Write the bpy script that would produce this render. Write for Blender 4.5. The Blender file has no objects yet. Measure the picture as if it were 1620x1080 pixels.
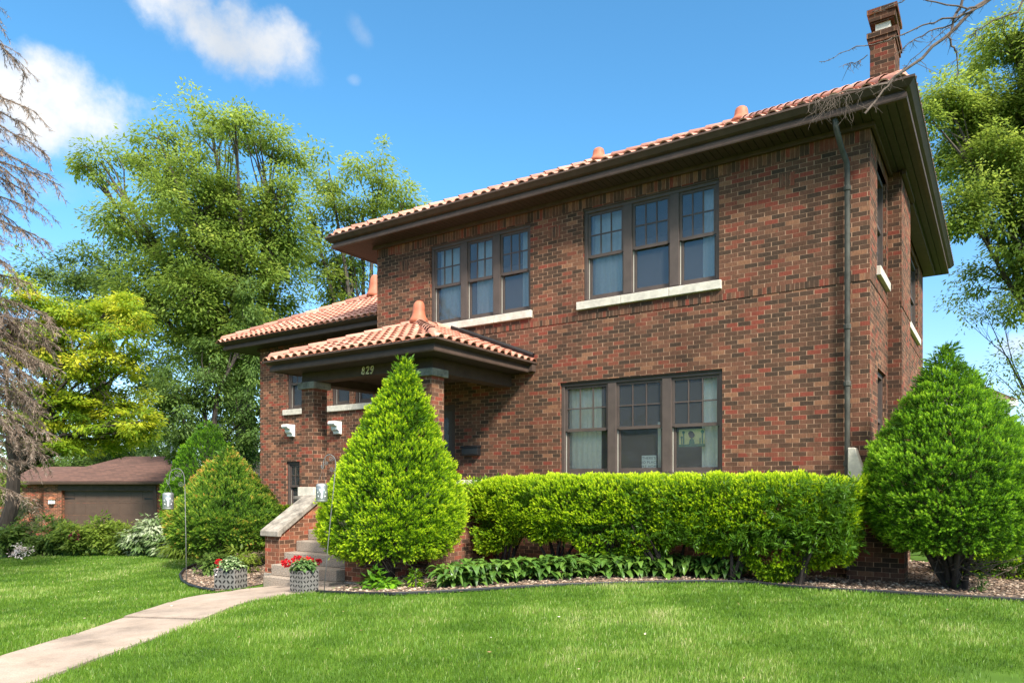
import bpy, math, random
import numpy as np
from mathutils import Vector, noise
R = math.radians
PI = math.pi
rng = np.random.default_rng(7)
random.seed(7)
S = bpy.context.scene
COL = S.collection

# ------------------------------------------------------------------ camera
FPX, CX0, YH = 1143.0, 810.0, 764.0          # focal length, principal column, horizon row of a 1620 px wide frame
YAW = R(33.97)
cc, ss = math.cos(YAW), math.sin(YAW)
CAM = Vector((1.510, -11.281, 1.36))
cam = bpy.data.objects.new('camera', bpy.data.cameras.new('camera'))
COL.objects.link(cam)
cam.location = CAM
cam.rotation_euler = (R(90), 0, YAW)
cam.data.sensor_width = 36
cam.data.lens = FPX / 1620 * 36
cam.data.shift_y = (YH - 540) / 1620
cam.data.clip_end = 2000
S.camera = cam

# ------------------------------------------------------------------ sun and sky
SUN_EL, SUN_AZ = R(41), R(119)                 # azimuth clockwise from +Y
sd = Vector((math.sin(SUN_AZ) * math.cos(SUN_EL), math.cos(SUN_AZ) * math.cos(SUN_EL), math.sin(SUN_EL)))
sun = bpy.data.objects.new('sun', bpy.data.lights.new('sun', 'SUN'))
COL.objects.link(sun)
sun.data.energy = 3.7
sun.data.angle = R(9.0)
sun.data.color = (1.0, 0.95, 0.86)
sun.rotation_euler = sd.to_track_quat('Z', 'Y').to_euler()
SKY_STRENGTH = 0.13
S.view_settings.view_transform = 'Standard'
S.view_settings.look = 'None'
S.view_settings.exposure = 1.25
S.view_settings.gamma = 1.0


def ray(px, py):
    u, w = (px - CX0) / FPX, (YH - py) / FPX
    return Vector((u * cc - ss, u * ss + cc, w))


def at(px, py, t):
    """World point at distance t along the camera's view axis, seen at (px, py) of the photograph."""
    return CAM + ray(px, py) * t


def make_world():
    w = bpy.data.worlds.new('World')
    S.world = w
    w.use_nodes = True
    nt = w.node_tree
    nt.nodes.clear()
    N, L = nt.nodes.new, nt.links.new
    out = N('ShaderNodeOutputWorld')
    bg = N('ShaderNodeBackground')
    bg.inputs['Strength'].default_value = SKY_STRENGTH
    sky = N('ShaderNodeTexSky')
    sky.sky_type = 'NISHITA'
    sky.sun_disc = False
    sky.sun_elevation = SUN_EL
    sky.sun_rotation = SUN_AZ
    sky.altitude = 200
    sky.air_density = 0.8
    sky.dust_density = 0.3
    sky.ozone_density = 2.0
    tc = N('ShaderNodeTexCoord')
    nz = N('ShaderNodeTexNoise')
    nz.inputs['Scale'].default_value = 8.0
    nz.inputs['Detail'].default_value = 10
    nz.inputs['Roughness'].default_value = 0.60
    L(tc.outputs['Generated'], nz.inputs['Vector'])
    nz2 = N('ShaderNodeTexNoise')
    nz2.inputs['Scale'].default_value = 3.2
    nz2.inputs['Detail'].default_value = 3
    L(tc.outputs['Generated'], nz2.inputs['Vector'])

    def math_(op, a, b=None, c=None, clamp=False):
        n = N('ShaderNodeMath')
        n.operation = op
        n.use_clamp = clamp
        for i, v in enumerate((a, b, c)):
            if v is None:
                continue
            if isinstance(v, (int, float)):
                n.inputs[i].default_value = v
            else:
                L(v, n.inputs[i])
        return n.outputs[0]

    def dot(vec):
        n = N('ShaderNodeVectorMath')
        n.operation = 'DOT_PRODUCT'
        L(tc.outputs['Generated'], n.inputs[0])
        n.inputs[1].default_value = vec
        return n.outputs['Value']
    fb = math_('SUBTRACT', nz.outputs['Fac'], 0.5)
    fb2 = math_('SUBTRACT', nz2.outputs['Fac'], 0.5)
    total = None
    # (direction of the cloud's middle, half widths in radians, tilt, density)
    clouds = [((345, 38), .125, .050, -.10, 1.0), ((432, 66), .070, .040, -.5, .62), ((100, 172), .100, .055, .30, 1.0),
              ((8, 160), .085, .050, 0, .9), ((190, 205), .03, .02, .7, .5), ((566, 46), .03, .014, -.9, .42), ((560, 127), .011, .008, 0, .35),
              ((1615, 545), .035, .022, 0, .8), ((30, 300), .08, .02, .2, .25)]
    for (px, py), hx, hy, tilt, dens in clouds:
        c = ray(px, py).normalized()
        t1 = Vector((-c.y, c.x, 0)).normalized() * -1
        t2 = c.cross(t1) * -1
        ct, st = math.cos(tilt), math.sin(tilt)
        e1, e2 = t1 * ct + t2 * st, t2 * ct - t1 * st
        a = math_('DIVIDE', dot(e1), hx)
        b = math_('DIVIDE', dot(e2), hy)
        a = math_('ADD', a, math_('MULTIPLY', fb2, .25))
        # flatter below than above
        d2 = math_('ADD', math_('MULTIPLY', a, a), math_('MULTIPLY', b, b))
        v = math_('SUBTRACT', 1.0, d2)
        v = math_('ADD', v, math_('MULTIPLY', fb, 4.4))
        v = math_('ADD', v, math_('MULTIPLY', fb2, .6))
        ahead = math_('GREATER_THAN', dot(c), 0.85)
        v = math_('MULTIPLY', math_('MULTIPLY', math_('MULTIPLY_ADD', v, .80, .0, clamp=True), dens), ahead)
        total = v if total is None else math_('MAXIMUM', total, v)
    # added bright cloud out of view, high behind the photographer, for soft fill light
    back = N('ShaderNodeMapRange')
    back.interpolation_type = 'SMOOTHSTEP'
    back.inputs['From Min'].default_value = .66
    back.inputs['From Max'].default_value = .25
    L(dot((-ss, cc, 0)), back.inputs['Value'])
    high = N('ShaderNodeMapRange')
    high.interpolation_type = 'SMOOTHSTEP'
    high.inputs['From Min'].default_value = .42
    high.inputs['From Max'].default_value = .66
    L(dot((0, 0, 1)), high.inputs['Value'])
    fill_cloud = math_('MULTIPLY', math_('MULTIPLY', back.outputs[0], high.outputs[0]), math_('MULTIPLY_ADD', fb2, 1.6, .85, clamp=True))
    ss_ = N('ShaderNodeMapRange')
    ss_.interpolation_type = 'SMOOTHSTEP'
    L(total, ss_.inputs['Value'])
    mix = N('ShaderNodeMix')
    mix.data_type = 'RGBA'
    L(ss_.outputs[0], mix.inputs['Factor'])
    tint = N('ShaderNodeMix')
    tint.data_type = 'RGBA'
    tint.blend_type = 'MULTIPLY'
    tint.inputs['Factor'].default_value = 1
    el = N('ShaderNodeMapRange')
    el.interpolation_type = 'SMOOTHSTEP'
    el.inputs['From Min'].default_value = 0.02
    el.inputs['From Max'].default_value = 0.42
    L(dot((0, 0, 1)), el.inputs['Value'])
    tm = N('ShaderNodeMix')
    tm.data_type = 'RGBA'
    tm.inputs['A'].default_value = (0.80, 0.84, 0.90, 1)
    tm.inputs['B'].default_value = (0.51, 0.97, 1.04, 1)
    L(el.outputs[0], tm.inputs['Factor'])
    L(tm.outputs['Result'], tint.inputs['B'])
    L(sky.outputs[0], tint.inputs['A'])
    L(tint.outputs['Result'], mix.inputs['A'])
    shade = N('ShaderNodeValToRGB')
    shade.color_ramp.elements[0].position = .38
    shade.color_ramp.elements[0].color = (.66, .72, .80, 1)
    shade.color_ramp.elements[1].position = .56
    shade.color_ramp.elements[1].color = (1, 1, 1, 1)
    L(nz2.outputs['Fac'], shade.inputs['Fac'])
    cb = N('ShaderNodeVectorMath')
    cb.operation = 'SCALE'
    cb.inputs['Scale'].default_value = 3.5
    L(shade.outputs['Color'], cb.inputs[0])
    L(cb.outputs[0], mix.inputs['B'])
    mix2 = N('ShaderNodeMix')
    mix2.data_type = 'RGBA'
    L(fill_cloud, mix2.inputs['Factor'])
    L(mix.outputs['Result'], mix2.inputs['A'])
    mix2.inputs['B'].default_value = (12.0, 11.4, 10.4, 1)
    L(mix2.outputs['Result'], bg.inputs['Color'])
    L(bg.outputs[0], out.inputs['Surface'])


make_world()


# ------------------------------------------------------------------ materials
def nodes(name):
    m = bpy.data.materials.new(name)
    m.use_nodes = True
    nt = m.node_tree
    b = nt.nodes['Principled BSDF']
    return m, nt, b, nt.nodes.new, nt.links.new


def ramp(N, stops, interp='LINEAR'):
    r = N('ShaderNodeValToRGB')
    r.color_ramp.interpolation = interp
    el = r.color_ramp.elements
    while len(el) < len(stops):
        el.new(0.5)
    for e, (p, c) in zip(el, stops):
        e.position = p
        e.color = (*c, 1)
    return r


def plain(name, col, rough=0.6, var=0.25, scale=8.0, bump=0.15, metal=0.0, spec=0.4, stretch=(1, 1, 1), detail=6):
    """Painted metal, stone, wood ...: a colour broken up by noise with a fine bump."""
    m, nt, b, N, L = nodes(name)
    tc = N('ShaderNodeTexCoord')
    mp = N('ShaderNodeMapping')
    mp.inputs['Scale'].default_value = stretch
    L(tc.outputs['Object'], mp.inputs['Vector'])
    n = N('ShaderNodeTexNoise')
    n.inputs['Scale'].default_value = scale
    n.inputs['Detail'].default_value = detail
    n.inputs['Roughness'].default_value = 0.65
    L(mp.outputs[0], n.inputs['Vector'])
    lo = tuple(c * (1 - var) for c in col)
    hi = tuple(min(1, c * (1 + var)) for c in col)
    r = ramp(N, [(0.3, lo), (0.7, hi)])
    L(n.outputs['Fac'], r.inputs['Fac'])
    L(r.outputs['Color'], b.inputs['Base Color'])
    b.inputs['Roughness'].default_value = rough
    b.inputs['Metallic'].default_value = metal
    b.inputs['Specular IOR Level'].default_value = spec
    if bump:
        bp = N('ShaderNodeBump')
        bp.inputs['Strength'].default_value = bump
        bp.inputs['Distance'].default_value = 0.01
        L(n.outputs['Fac'], bp.inputs['Height'])
        L(bp.outputs[0], b.inputs['Normal'])
    return m


def brick(name, soldier=False, bright=1.0, red=0.0, w=0.203, h=0.0677):
    m, nt, b, N, L = nodes(name)
    tc = N('ShaderNodeTexCoord')
    sep = N('ShaderNodeSeparateXYZ')
    L(tc.outputs['Object'], sep.inputs[0])
    geo = N('ShaderNodeNewGeometry')
    sn = N('ShaderNodeSeparateXYZ')
    L(geo.outputs['True Normal'], sn.inputs[0])

    def M(op, a, c=None, d=None, clamp=False):
        n = N('ShaderNodeMath')
        n.operation = op
        n.use_clamp = clamp
        for i, v in enumerate((a, c, d)):
            if v is None:
                continue
            if isinstance(v, (int, float)):
                n.inputs[i].default_value = v
            else:
                L(v, n.inputs[i])
        return n.outputs[0]
    isx = M('GREATER_THAN', M('ABSOLUTE', sn.outputs['X']), 0.6)
    u = M('ADD', M('MULTIPLY', sep.outputs['Y'], isx), M('MULTIPLY', sep.outputs['X'], M('SUBTRACT', 1.0, isx)))
    u = M('ADD', u, M('MULTIPLY', isx, 0.101))
    z = sep.outputs['Z']
    cmb = N('ShaderNodeCombineXYZ')
    # slightly wavering courses
    wn = N('ShaderNodeTexNoise')
    wn.inputs['Scale'].default_value = 2.5
    L(tc.outputs['Object'], wn.inputs['Vector'])
    zz = M('ADD', z, M('MULTIPLY', M('SUBTRACT', wn.outputs['Fac'], .5), .008))
    VS = 2.3
    if soldier:
        L(M('MULTIPLY', M('ADD', zz, .05), .25), cmb.inputs[0])
        L(M('MULTIPLY', u, VS), cmb.inputs[1])
    else:
        L(u, cmb.inputs[0])
        L(M('MULTIPLY', zz, VS), cmb.inputs[1])
    bt = N('ShaderNodeTexBrick')
    bt.offset = 0.5
    bt.offset_frequency = 2
    bt.inputs['Color1'].default_value = (0, 0, 0, 1)
    bt.inputs['Color2'].default_value = (1, 1, 1, 1)
    bt.inputs['Mortar'].default_value = (0, 0, 0, 1)
    bt.inputs['Scale'].default_value = 1
    bt.inputs['Mortar Size'].default_value = 0.0062
    bt.inputs['Mortar Smooth'].default_value = 0.25
    bt.inputs['Bias'].default_value = 0
    bt.inputs['Brick Width'].default_value = w
    bt.inputs['Row Height'].default_value = h * VS
    L(cmb.outputs[0], bt.inputs['Vector'])
    pal = [(0.0, (.060, .048, .040)), (.13, (.072, .054, .044)), (.24, (.088, .060, .047)), (.35, (.104, .067, .051)), (.48, (.122, .074, .056)),
           (.60, (.142, .080, .060)), (.71, (.170, .072, .054)), (.81, (.190, .064, .050)), (.89, (.165, .098, .070)), (.95, (.215, .130, .088))]
    pal = [(p, (c[0] * bright * (1 + .35 * red), c[1] * bright * .80, c[2] * bright * (.68 - .1 * red))) for p, c in pal]
    rp = ramp(N, pal, 'CONSTANT')
    # shift the draw in patches so that dark and red bricks gather here and there
    pn = N('ShaderNodeTexNoise')
    pn.inputs['Scale'].default_value = 0.9
    L(tc.outputs['Object'], pn.inputs['Vector'])
    idx = M('ADD', bt.outputs['Color'], M('MULTIPLY', M('SUBTRACT', pn.outputs['Fac'], .5), .22), clamp=True)
    L(idx, rp.inputs['Fac'])
    # grain inside the brick: vertical drag marks and blotches
    mp = N('ShaderNodeMapping')
    mp.inputs['Scale'].default_value = (60, 60, 14)
    L(tc.outputs['Object'], mp.inputs['Vector'])
    gn = N('ShaderNodeTexNoise')
    gn.inputs['Scale'].default_value = 1
    gn.inputs['Detail'].default_value = 4
    L(mp.outputs[0], gn.inputs['Vector'])
    gm = N('ShaderNodeMapRange')
    gm.inputs['From Min'].default_value = .25
    gm.inputs['From Max'].default_value = .75
    gm.inputs['To Min'].default_value = .72
    gm.inputs['To Max'].default_value = 1.3
    L(gn.outputs['Fac'], gm.inputs['Value'])
    mul = N('ShaderNodeMix')
    mul.data_type = 'RGBA'
    mul.blend_type = 'MULTIPLY'
    mul.inputs['Factor'].default_value = 1
    L(rp.outputs['Color'], mul.inputs['A'])
    L(gm.outputs[0], mul.inputs['B'])
    mx = N('ShaderNodeMix')
    mx.data_type = 'RGBA'
    L(bt.outputs['Fac'], mx.inputs['Factor'])
    L(mul.outputs['Result'], mx.inputs['A'])
    mn = N('ShaderNodeTexNoise')
    mn.inputs['Scale'].default_value = 6
    mn.inputs['Detail'].default_value = 5
    L(tc.outputs['Object'], mn.inputs['Vector'])
    mr = ramp(N, [(.35, (.20 * bright, .115 * bright, .072 * bright)), (.65, (.46 * bright, .285 * bright, .185 * bright))])
    L(mn.outputs['Fac'], mr.inputs['Fac'])
    L(mr.outputs['Color'], mx.inputs['B'])
    # old stains: broad blotches and faint runs down the wall
    sm = N('ShaderNodeMapping')
    sm.inputs['Scale'].default_value = (1.3, 1.3, .35)
    L(tc.outputs['Object'], sm.inputs['Vector'])
    st = N('ShaderNodeTexNoise')
    st.inputs['Scale'].default_value = 1.0
    st.inputs['Detail'].default_value = 7
    st.inputs['Roughness'].default_value = .65
    L(sm.outputs[0], st.inputs['Vector'])
    sr = ramp(N, [(.30, (.70, .70, .71)), (.48, (1.0, 1.0, 1.0)), (.72, (1.16, 1.13, 1.10))])
    L(st.outputs['Fac'], sr.inputs['Fac'])
    sx = N('ShaderNodeMix')
    sx.data_type = 'RGBA'
    sx.blend_type = 'MULTIPLY'
    sx.inputs['Factor'].default_value = 1
    L(mx.outputs['Result'], sx.inputs['A'])
    L(sr.outputs['Color'], sx.inputs['B'])
    L(sx.outputs['Result'], b.inputs['Base Color'])
    b.inputs['Roughness'].default_value = .9
    b.inputs['Specular IOR Level'].default_value = .08
    hgt = M('SUBTRACT', M('MULTIPLY', gn.outputs['Fac'], .35), bt.outputs['Fac'])
    bp = N('ShaderNodeBump')
    bp.inputs['Strength'].default_value = .7
    bp.inputs['Distance'].default_value = .008
    L(hgt, bp.inputs['Height'])
    L(bp.outputs[0], b.inputs['Normal'])
    return m


def leafy(name, stops, trans=0.35, rough=0.5, spec=0.25):
    """Leaves: colour drawn by each leaf's own 'tint' number; light passes through."""
    m, nt, b, N, L = nodes(name)
    at_ = N('ShaderNodeAttribute')
    at_.attribute_name = 'tint'
    r = ramp(N, stops)
    L(at_.outputs['Fac'], r.inputs['Fac'])
    L(r.outputs['Color'], b.inputs['Base Color'])
    b.inputs['Roughness'].default_value = rough
    b.inputs['Specular IOR Level'].default_value = spec
    tr = N('ShaderNodeBsdfTranslucent')
    hs = N('ShaderNodeHueSaturation')
    hs.inputs['Hue'].default_value = .485
    hs.inputs['Value'].default_value = 1.3
    L(r.outputs['Color'], hs.inputs['Color'])
    L(hs.outputs[0], tr.inputs['Color'])
    mx = N('ShaderNodeMixShader')
    mx.inputs[0].default_value = trans
    L(b.outputs[0], mx.inputs[1])
    L(tr.outputs[0], mx.inputs[2])
    L(mx.outputs[0], nt.nodes['Material Output'].inputs['Surface'])
    return m


def glass(name, refl=0.5, tint=(.72, .76, .76)):
    m, nt, b, N, L = nodes(name)
    nt.nodes.remove(b)
    g = N('ShaderNodeBsdfGlossy')
    g.inputs['Roughness'].default_value = .012
    g.inputs['Color'].default_value = (.95, .96, .98, 1)
    t = N('ShaderNodeBsdfTransparent')
    t.inputs['Color'].default_value = (*tint, 1)
    lw = N('ShaderNodeLayerWeight')
    lw.inputs['Blend'].default_value = refl
    # old panes are not quite flat
    tc = N('ShaderNodeTexCoord')
    n = N('ShaderNodeTexNoise')
    n.inputs['Scale'].default_value = 1.6
    L(tc.outputs['Object'], n.inputs['Vector'])
    bp = N('ShaderNodeBump')
    bp.inputs['Strength'].default_value = .12
    bp.inputs['Distance'].default_value = .05
    L(n.outputs['Fac'], bp.inputs['Height'])
    L(bp.outputs[0], g.inputs['Normal'])
    mx = N('ShaderNodeMixShader')
    L(lw.outputs['Fresnel'], mx.inputs[0])
    L(t.outputs[0], mx.inputs[1])
    L(g.outputs[0], mx.inputs[2])
    # dust and insect screen: a faint grey veil
    df = N('ShaderNodeBsdfDiffuse')
    df.inputs['Color'].default_value = (.30, .31, .31, 1)
    m2 = N('ShaderNodeMixShader')
    m2.inputs[0].default_value = .11
    L(mx.outputs[0], m2.inputs[1])
    L(df.outputs[0], m2.inputs[2])
    L(m2.outputs[0], nt.nodes['Material Output'].inputs['Surface'])
    return m


def shingle(name, col):
    m, nt, b, N, L = nodes(name)
    tc = N('ShaderNodeTexCoord')
    bt = N('ShaderNodeTexBrick')
    bt.inputs['Color1'].default_value = (*[c * .75 for c in col], 1)
    bt.inputs['Color2'].default_value = (*[c * 1.25 for c in col], 1)
    bt.inputs['Mortar'].default_value = (*[c * .5 for c in col], 1)
    bt.inputs['Scale'].default_value = 1
    bt.inputs['Mortar Size'].default_value = .008
    bt.inputs['Brick Width'].default_value = .3
    bt.inputs['Row Height'].default_value = .14
    L(tc.outputs['Object'], bt.inputs['Vector'])
    L(bt.outputs['Color'], b.inputs['Base Color'])
    b.inputs['Roughness'].default_value = .95
    return m


M_BRICK = brick('brown_brick', bright=.95)
M_SOLD = brick('soldier_brick', soldier=True, bright=.95)
M_DARKBRICK = brick('dark_brick', bright=.62)  # same brick in a darker tone, for the chimney above the eaves
M_BRICKW = brick('warm_brick', bright=1.2, red=.12)
M_BRICKR = brick('red_brick', bright=1.3, red=.55)
M_STONE = plain('limestone', (.52, .47, .39), .8, .22, 9, .2)
M_OLDSTONE = plain('weathered_stone', (.235, .205, .17), .9, .55, 7, .5)
M_WHITE = plain('white_paint', (.78, .77, .73), .5, .06, 6, .05)
M_AGG = plain('pebble_aggregate', (.27, .22, .175), .9, .6, 55, .9)
M_TRIM = plain('brown_paint', (.072, .046, .035), .6, .22, 5, .08, spec=.22)
M_FRAME = plain('window_paint', (.080, .060, .051), .55, .16, 6, .06, spec=.22)
M_SOFF = plain('soffit_paint', (.050, .038, .034), .6, .2, 9, .1, spec=.2)


def boards(m, pitch=.11):
    """Tongue-and-groove joints, running along Y."""
    nt = m.node_tree
    N, L = nt.nodes.new, nt.links.new
    b = nt.nodes['Principled BSDF']
    tc = N('ShaderNodeTexCoord')
    sp = N('ShaderNodeSeparateXYZ')
    L(tc.outputs['Object'], sp.inputs[0])
    pp = N('ShaderNodeMath')
    pp.operation = 'PINGPONG'
    pp.inputs[1].default_value = pitch / 2
    L(sp.outputs['X'], pp.inputs[0])
    mr = N('ShaderNodeMapRange')
    mr.inputs['From Max'].default_value = .010
    L(pp.outputs[0], mr.inputs['Value'])
    bp = N('ShaderNodeBump')
    bp.inputs['Strength'].default_value = 1
    bp.inputs['Distance'].default_value = .012
    L(mr.outputs[0], bp.inputs['Height'])
    L(bp.outputs[0], b.inputs['Normal'])
    old = b.inputs['Base Color'].links[0].from_socket
    mx = N('ShaderNodeMix')
    mx.data_type = 'RGBA'
    mx.inputs['A'].default_value = (.012, .010, .009, 1)
    L(mr.outputs[0], mx.inputs['Factor'])
    L(old, mx.inputs['B'])
    L(mx.outputs['Result'], b.inputs['Base Color'])


boards(M_SOFF)
M_CREAM = plain('cream_jamb', (.55, .52, .44), .5, .08, 5, .0)
M_PIPE = plain('aged_copper', (.058, .057, .048), .65, .55, 6, .2, metal=0, spec=.2, stretch=(1, 1, .5))
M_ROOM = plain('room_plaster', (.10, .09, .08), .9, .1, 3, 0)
M_GLASS = glass('window_glass', .24, (.88, .90, .89))
M_GLASSU = glass('upper_window_glass', .46, (.88, .90, .89))
M_CURT = plain('curtain_cloth', (.78, .74, .62), .9, .08, 20, .1)
M_BLIND = plain('sheer_cloth', (.72, .73, .70), .9, .08, 20, .1)
M_BLACK = plain('black_metal', (.012, .012, .013), .45, .2, 12, .1)
M_EDGE = plain('black_plastic', (.014, .014, .017), .5, .3, 9, .1)
M_GALV = plain('galvanised_steel', (.36, .37, .37), .42, .3, 14, .15, metal=.75)
M_PLANT = plain('grey_tin', (.165, .155, .14), .6, .25, 14, .15)
M_DARK = plain('dark_hole', (.012, .011, .010), .9, .1, 8, 0)
M_IRON = plain('grey_iron', (.12, .12, .115), .6, .4, 20, .2)
M_BRASS = plain('pale_brass', (.80, .74, .52), .4, .1, 20, .05)
M_FINIAL = plain('finial_clay', (.36, .11, .055), .6, .25, 9, .1)
M_BARK = plain('grey_bark', (.075, .060, .048), .95, .45, 5, .8, stretch=(3, 3, .6))
M_BARKD = plain('dark_bark', (.040, .030, .024), .95, .45, 8, .8, stretch=(3, 3, .6))
M_DEAD = plain('dead_twig', (.120, .088, .066), .95, .45, 3, 0)
M_DEADR = plain('bare_wood', (.095, .070, .055), .95, .5, 9, .6)
M_TILE = None


def tile_material():
    m, nt, b, N, L = nodes('terracotta')
    at_ = N('ShaderNodeAttribute')
    at_.attribute_name = 'tint'
    r = ramp(N, [(0, (.25, .10, .065)), (.35, (.39, .155, .10)), (.7, (.47, .215, .145)), (1, (.56, .31, .225))])
    tc = N('ShaderNodeTexCoord')
    n = N('ShaderNodeTexNoise')
    n.inputs['Scale'].default_value = 5
    n.inputs['Detail'].default_value = 6
    L(tc.outputs['Object'], n.inputs['Vector'])
    a = N('ShaderNodeMath')
    a.operation = 'MULTIPLY_ADD'
    a.inputs[1].default_value = .7
    L(n.outputs['Fac'], a.inputs[0])
    L(at_.outputs['Fac'], a.inputs[2])
    s = N('ShaderNodeMath')
    s.operation = 'SUBTRACT'
    s.inputs[1].default_value = .35
    L(a.outputs[0], s.inputs[0])
    L(s.outputs[0], r.inputs['Fac'])
    L(r.outputs['Color'], b.inputs['Base Color'])
    b.inputs['Roughness'].default_value = .5
    b.inputs['Specular IOR Level'].default_value = .5
    bp = N('ShaderNodeBump')
    bp.inputs['Strength'].default_value = .15
    bp.inputs['Distance'].default_value = .01
    L(n.outputs['Fac'], bp.inputs['Height'])
    L(bp.outputs[0], b.inputs['Normal'])
    return m


M_TILE = tile_material()


# ------------------------------------------------------------------ object helpers
def tag(o, label=None, cat=None, group=None, kind=None):
    if label:
        o['label'] = label
    if cat:
        o['category'] = cat
    if group:
        o['group'] = group
    if kind:
        o['kind'] = kind
    return o


def empty(name, loc, label, cat, group=None, rz=0):
    o = bpy.data.objects.new(name, None)
    COL.objects.link(o)
    o.location = loc
    o.rotation_euler = (0, 0, rz)
    o.empty_display_size = .2
    return tag(o, label, cat, group)


def copy_tree(o, parent=None):
    c = o.copy()
    COL.objects.link(c)
    if parent is not None:
        c.parent = parent
    for ch in o.children:
        copy_tree(ch, c)
    return c


class MB:
    """Collects shapes (in world or parent coordinates) and links them as one mesh object."""

    def __init__(s):
        s.v, s.f, s.t, s.mi, s.cur, s.curm = [], [], [], [], .5, 0

    def add(s, vs, fs):
        k = len(s.v)
        s.v.extend(tuple(v) for v in vs)
        for f in fs:
            s.f.append(tuple(k + i for i in f))
            s.t.append(s.cur)
            s.mi.append(s.curm)

    def quad(s, a, b, c, d):
        s.add((a, b, c, d), ((0, 1, 2, 3),))

    def box(s, x0, x1, y0, y1, z0, z1):
        s.add([(x, y, z) for z in (z0, z1) for y in (y0, y1) for x in (x0, x1)],
              [(0, 2, 3, 1), (4, 5, 7, 6), (0, 1, 5, 4), (2, 6, 7, 3), (0, 4, 6, 2), (1, 3, 7, 5)])

    def prism_x(s, poly, x0, x1):
        """poly of (y, z), extruded along X."""
        n = len(poly)
        vs = [(x0, y, z) for y, z in poly] + [(x1, y, z) for y, z in poly]
        fs = [(i, (i + 1) % n, n + (i + 1) % n, n + i) for i in range(n)] + [tuple(range(n))[::-1], tuple(range(n, 2 * n))]
        s.add(vs, fs)

    def prism_y(s, poly, y0, y1):
        n = len(poly)
        vs = [(x, y0, z) for x, z in poly] + [(x, y1, z) for x, z in poly]
        fs = [(i, (i + 1) % n, n + (i + 1) % n, n + i) for i in range(n)] + [tuple(range(n))[::-1], tuple(range(n, 2 * n))]
        s.add(vs, fs)

    def prism_z(s, poly, z0, z1):
        n = len(poly)
        vs = [(x, y, z0) for x, y in poly] + [(x, y, z1) for x, y in poly]
        fs = [(i, (i + 1) % n, n + (i + 1) % n, n + i) for i in range(n)] + [tuple(range(n))[::-1], tuple(range(n, 2 * n))]
        s.add(vs, fs)

    def tube(s, path, radii, n=6, cap=True):
        path = [Vector(p) for p in path]
        if isinstance(radii, (int, float)):
            radii = [radii] * len(path)
        vs, fs = [], []
        for i, p in enumerate(path):
            d = (path[min(i + 1, len(path) - 1)] - path[max(i - 1, 0)])
            if d.length < 1e-6:
                d = Vector((0, 0, 1))
            d.normalize()
            a = d.orthogonal().normalized() if i == 0 else (a - d * a.dot(d))
            if a.length < 1e-4:
                a = d.orthogonal()
            a.normalize()
            b = d.cross(a)
            for k in range(n):
                an = 2 * PI * k / n
                vs.append(p + (a * math.cos(an) + b * math.sin(an)) * radii[i])
        for i in range(len(path) - 1):
            for k in range(n):
                fs.append((i * n + k, i * n + (k + 1) % n, (i + 1) * n + (k + 1) % n, (i + 1) * n + k))
        if cap:
            fs.append(tuple(range(n))[::-1])
            fs.append(tuple(range((len(path) - 1) * n, len(path) * n)))
        s.add(vs, fs)

    def lathe(s, c, prof, n=16, axis=Vector((0, 0, 1)), bend=None):
        """prof: (r, h) along axis from point c."""
        axis = Vector(axis).normalized()
        a = axis.orthogonal().normalized()
        b = axis.cross(a)
        vs, fs = [], []
        for i, (r, h) in enumerate(prof):
            o = Vector(c) + axis * h
            if bend is not None:
                o += Vector(bend) * (h * h)
            for k in range(n):
                an = 2 * PI * k / n
                vs.append(o + (a * math.cos(an) + b * math.sin(an)) * r)
        for i in range(len(prof) - 1):
            for k in range(n):
                fs.append((i * n + k, i * n + (k + 1) % n, (i + 1) * n + (k + 1) % n, (i + 1) * n + k))
        fs.append(tuple(range(n))[::-1])
        fs.append(tuple(range((len(prof) - 1) * n, len(prof) * n)))
        s.add(vs, fs)

    def ring(s, x0, x1, y0, y1, prof):
        """A moulding round a rectangle: prof of (outward offset, z); mitred corners."""
        vs, fs = [], []
        n = len(prof)
        for o, z in prof:
            vs += [(x0 - o, y0 - o, z), (x1 + o, y0 - o, z), (x1 + o, y1 + o, z), (x0 - o, y1 + o, z)]
        for i in range(n - 1):
            for k in range(4):
                fs.append((i * 4 + k, i * 4 + (k + 1) % 4, (i + 1) * 4 + (k + 1) % 4, (i + 1) * 4 + k))
        s.add(vs, fs)

    def build(s, name, mat, parent=None, smooth=False, bevel=0.0):
        me = bpy.data.meshes.new(name)
        off = Vector((0, 0, 0)) if parent is None else world_loc(parent)
        me.from_pydata([(v[0] - off.x, v[1] - off.y, v[2] - off.z) for v in s.v], [], s.f)
        for m in (mat if isinstance(mat, (list, tuple)) else [mat]):
            me.materials.append(m)
        if len(set(s.mi)) > 1:
            me.polygons.foreach_set('material_index', s.mi)
        a = me.attributes.new('tint', 'FLOAT', 'FACE')
        a.data.foreach_set('value', s.t)
        if smooth:
            me.polygons.foreach_set('use_smooth', [True] * len(me.polygons))
        me.update()
        o = bpy.data.objects.new(name, me)
        COL.objects.link(o)
        if parent is not None:
            o.parent = parent
        if bevel:
            bv = o.modifiers.new('bevel', 'BEVEL')
            bv.width = bevel
            bv.segments = 2
            bv.limit_method = 'ANGLE'
        return o


def world_loc(o):
    l = Vector(o.location)
    while o.parent is not None:
        o = o.parent
        l += o.location
    return l


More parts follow.
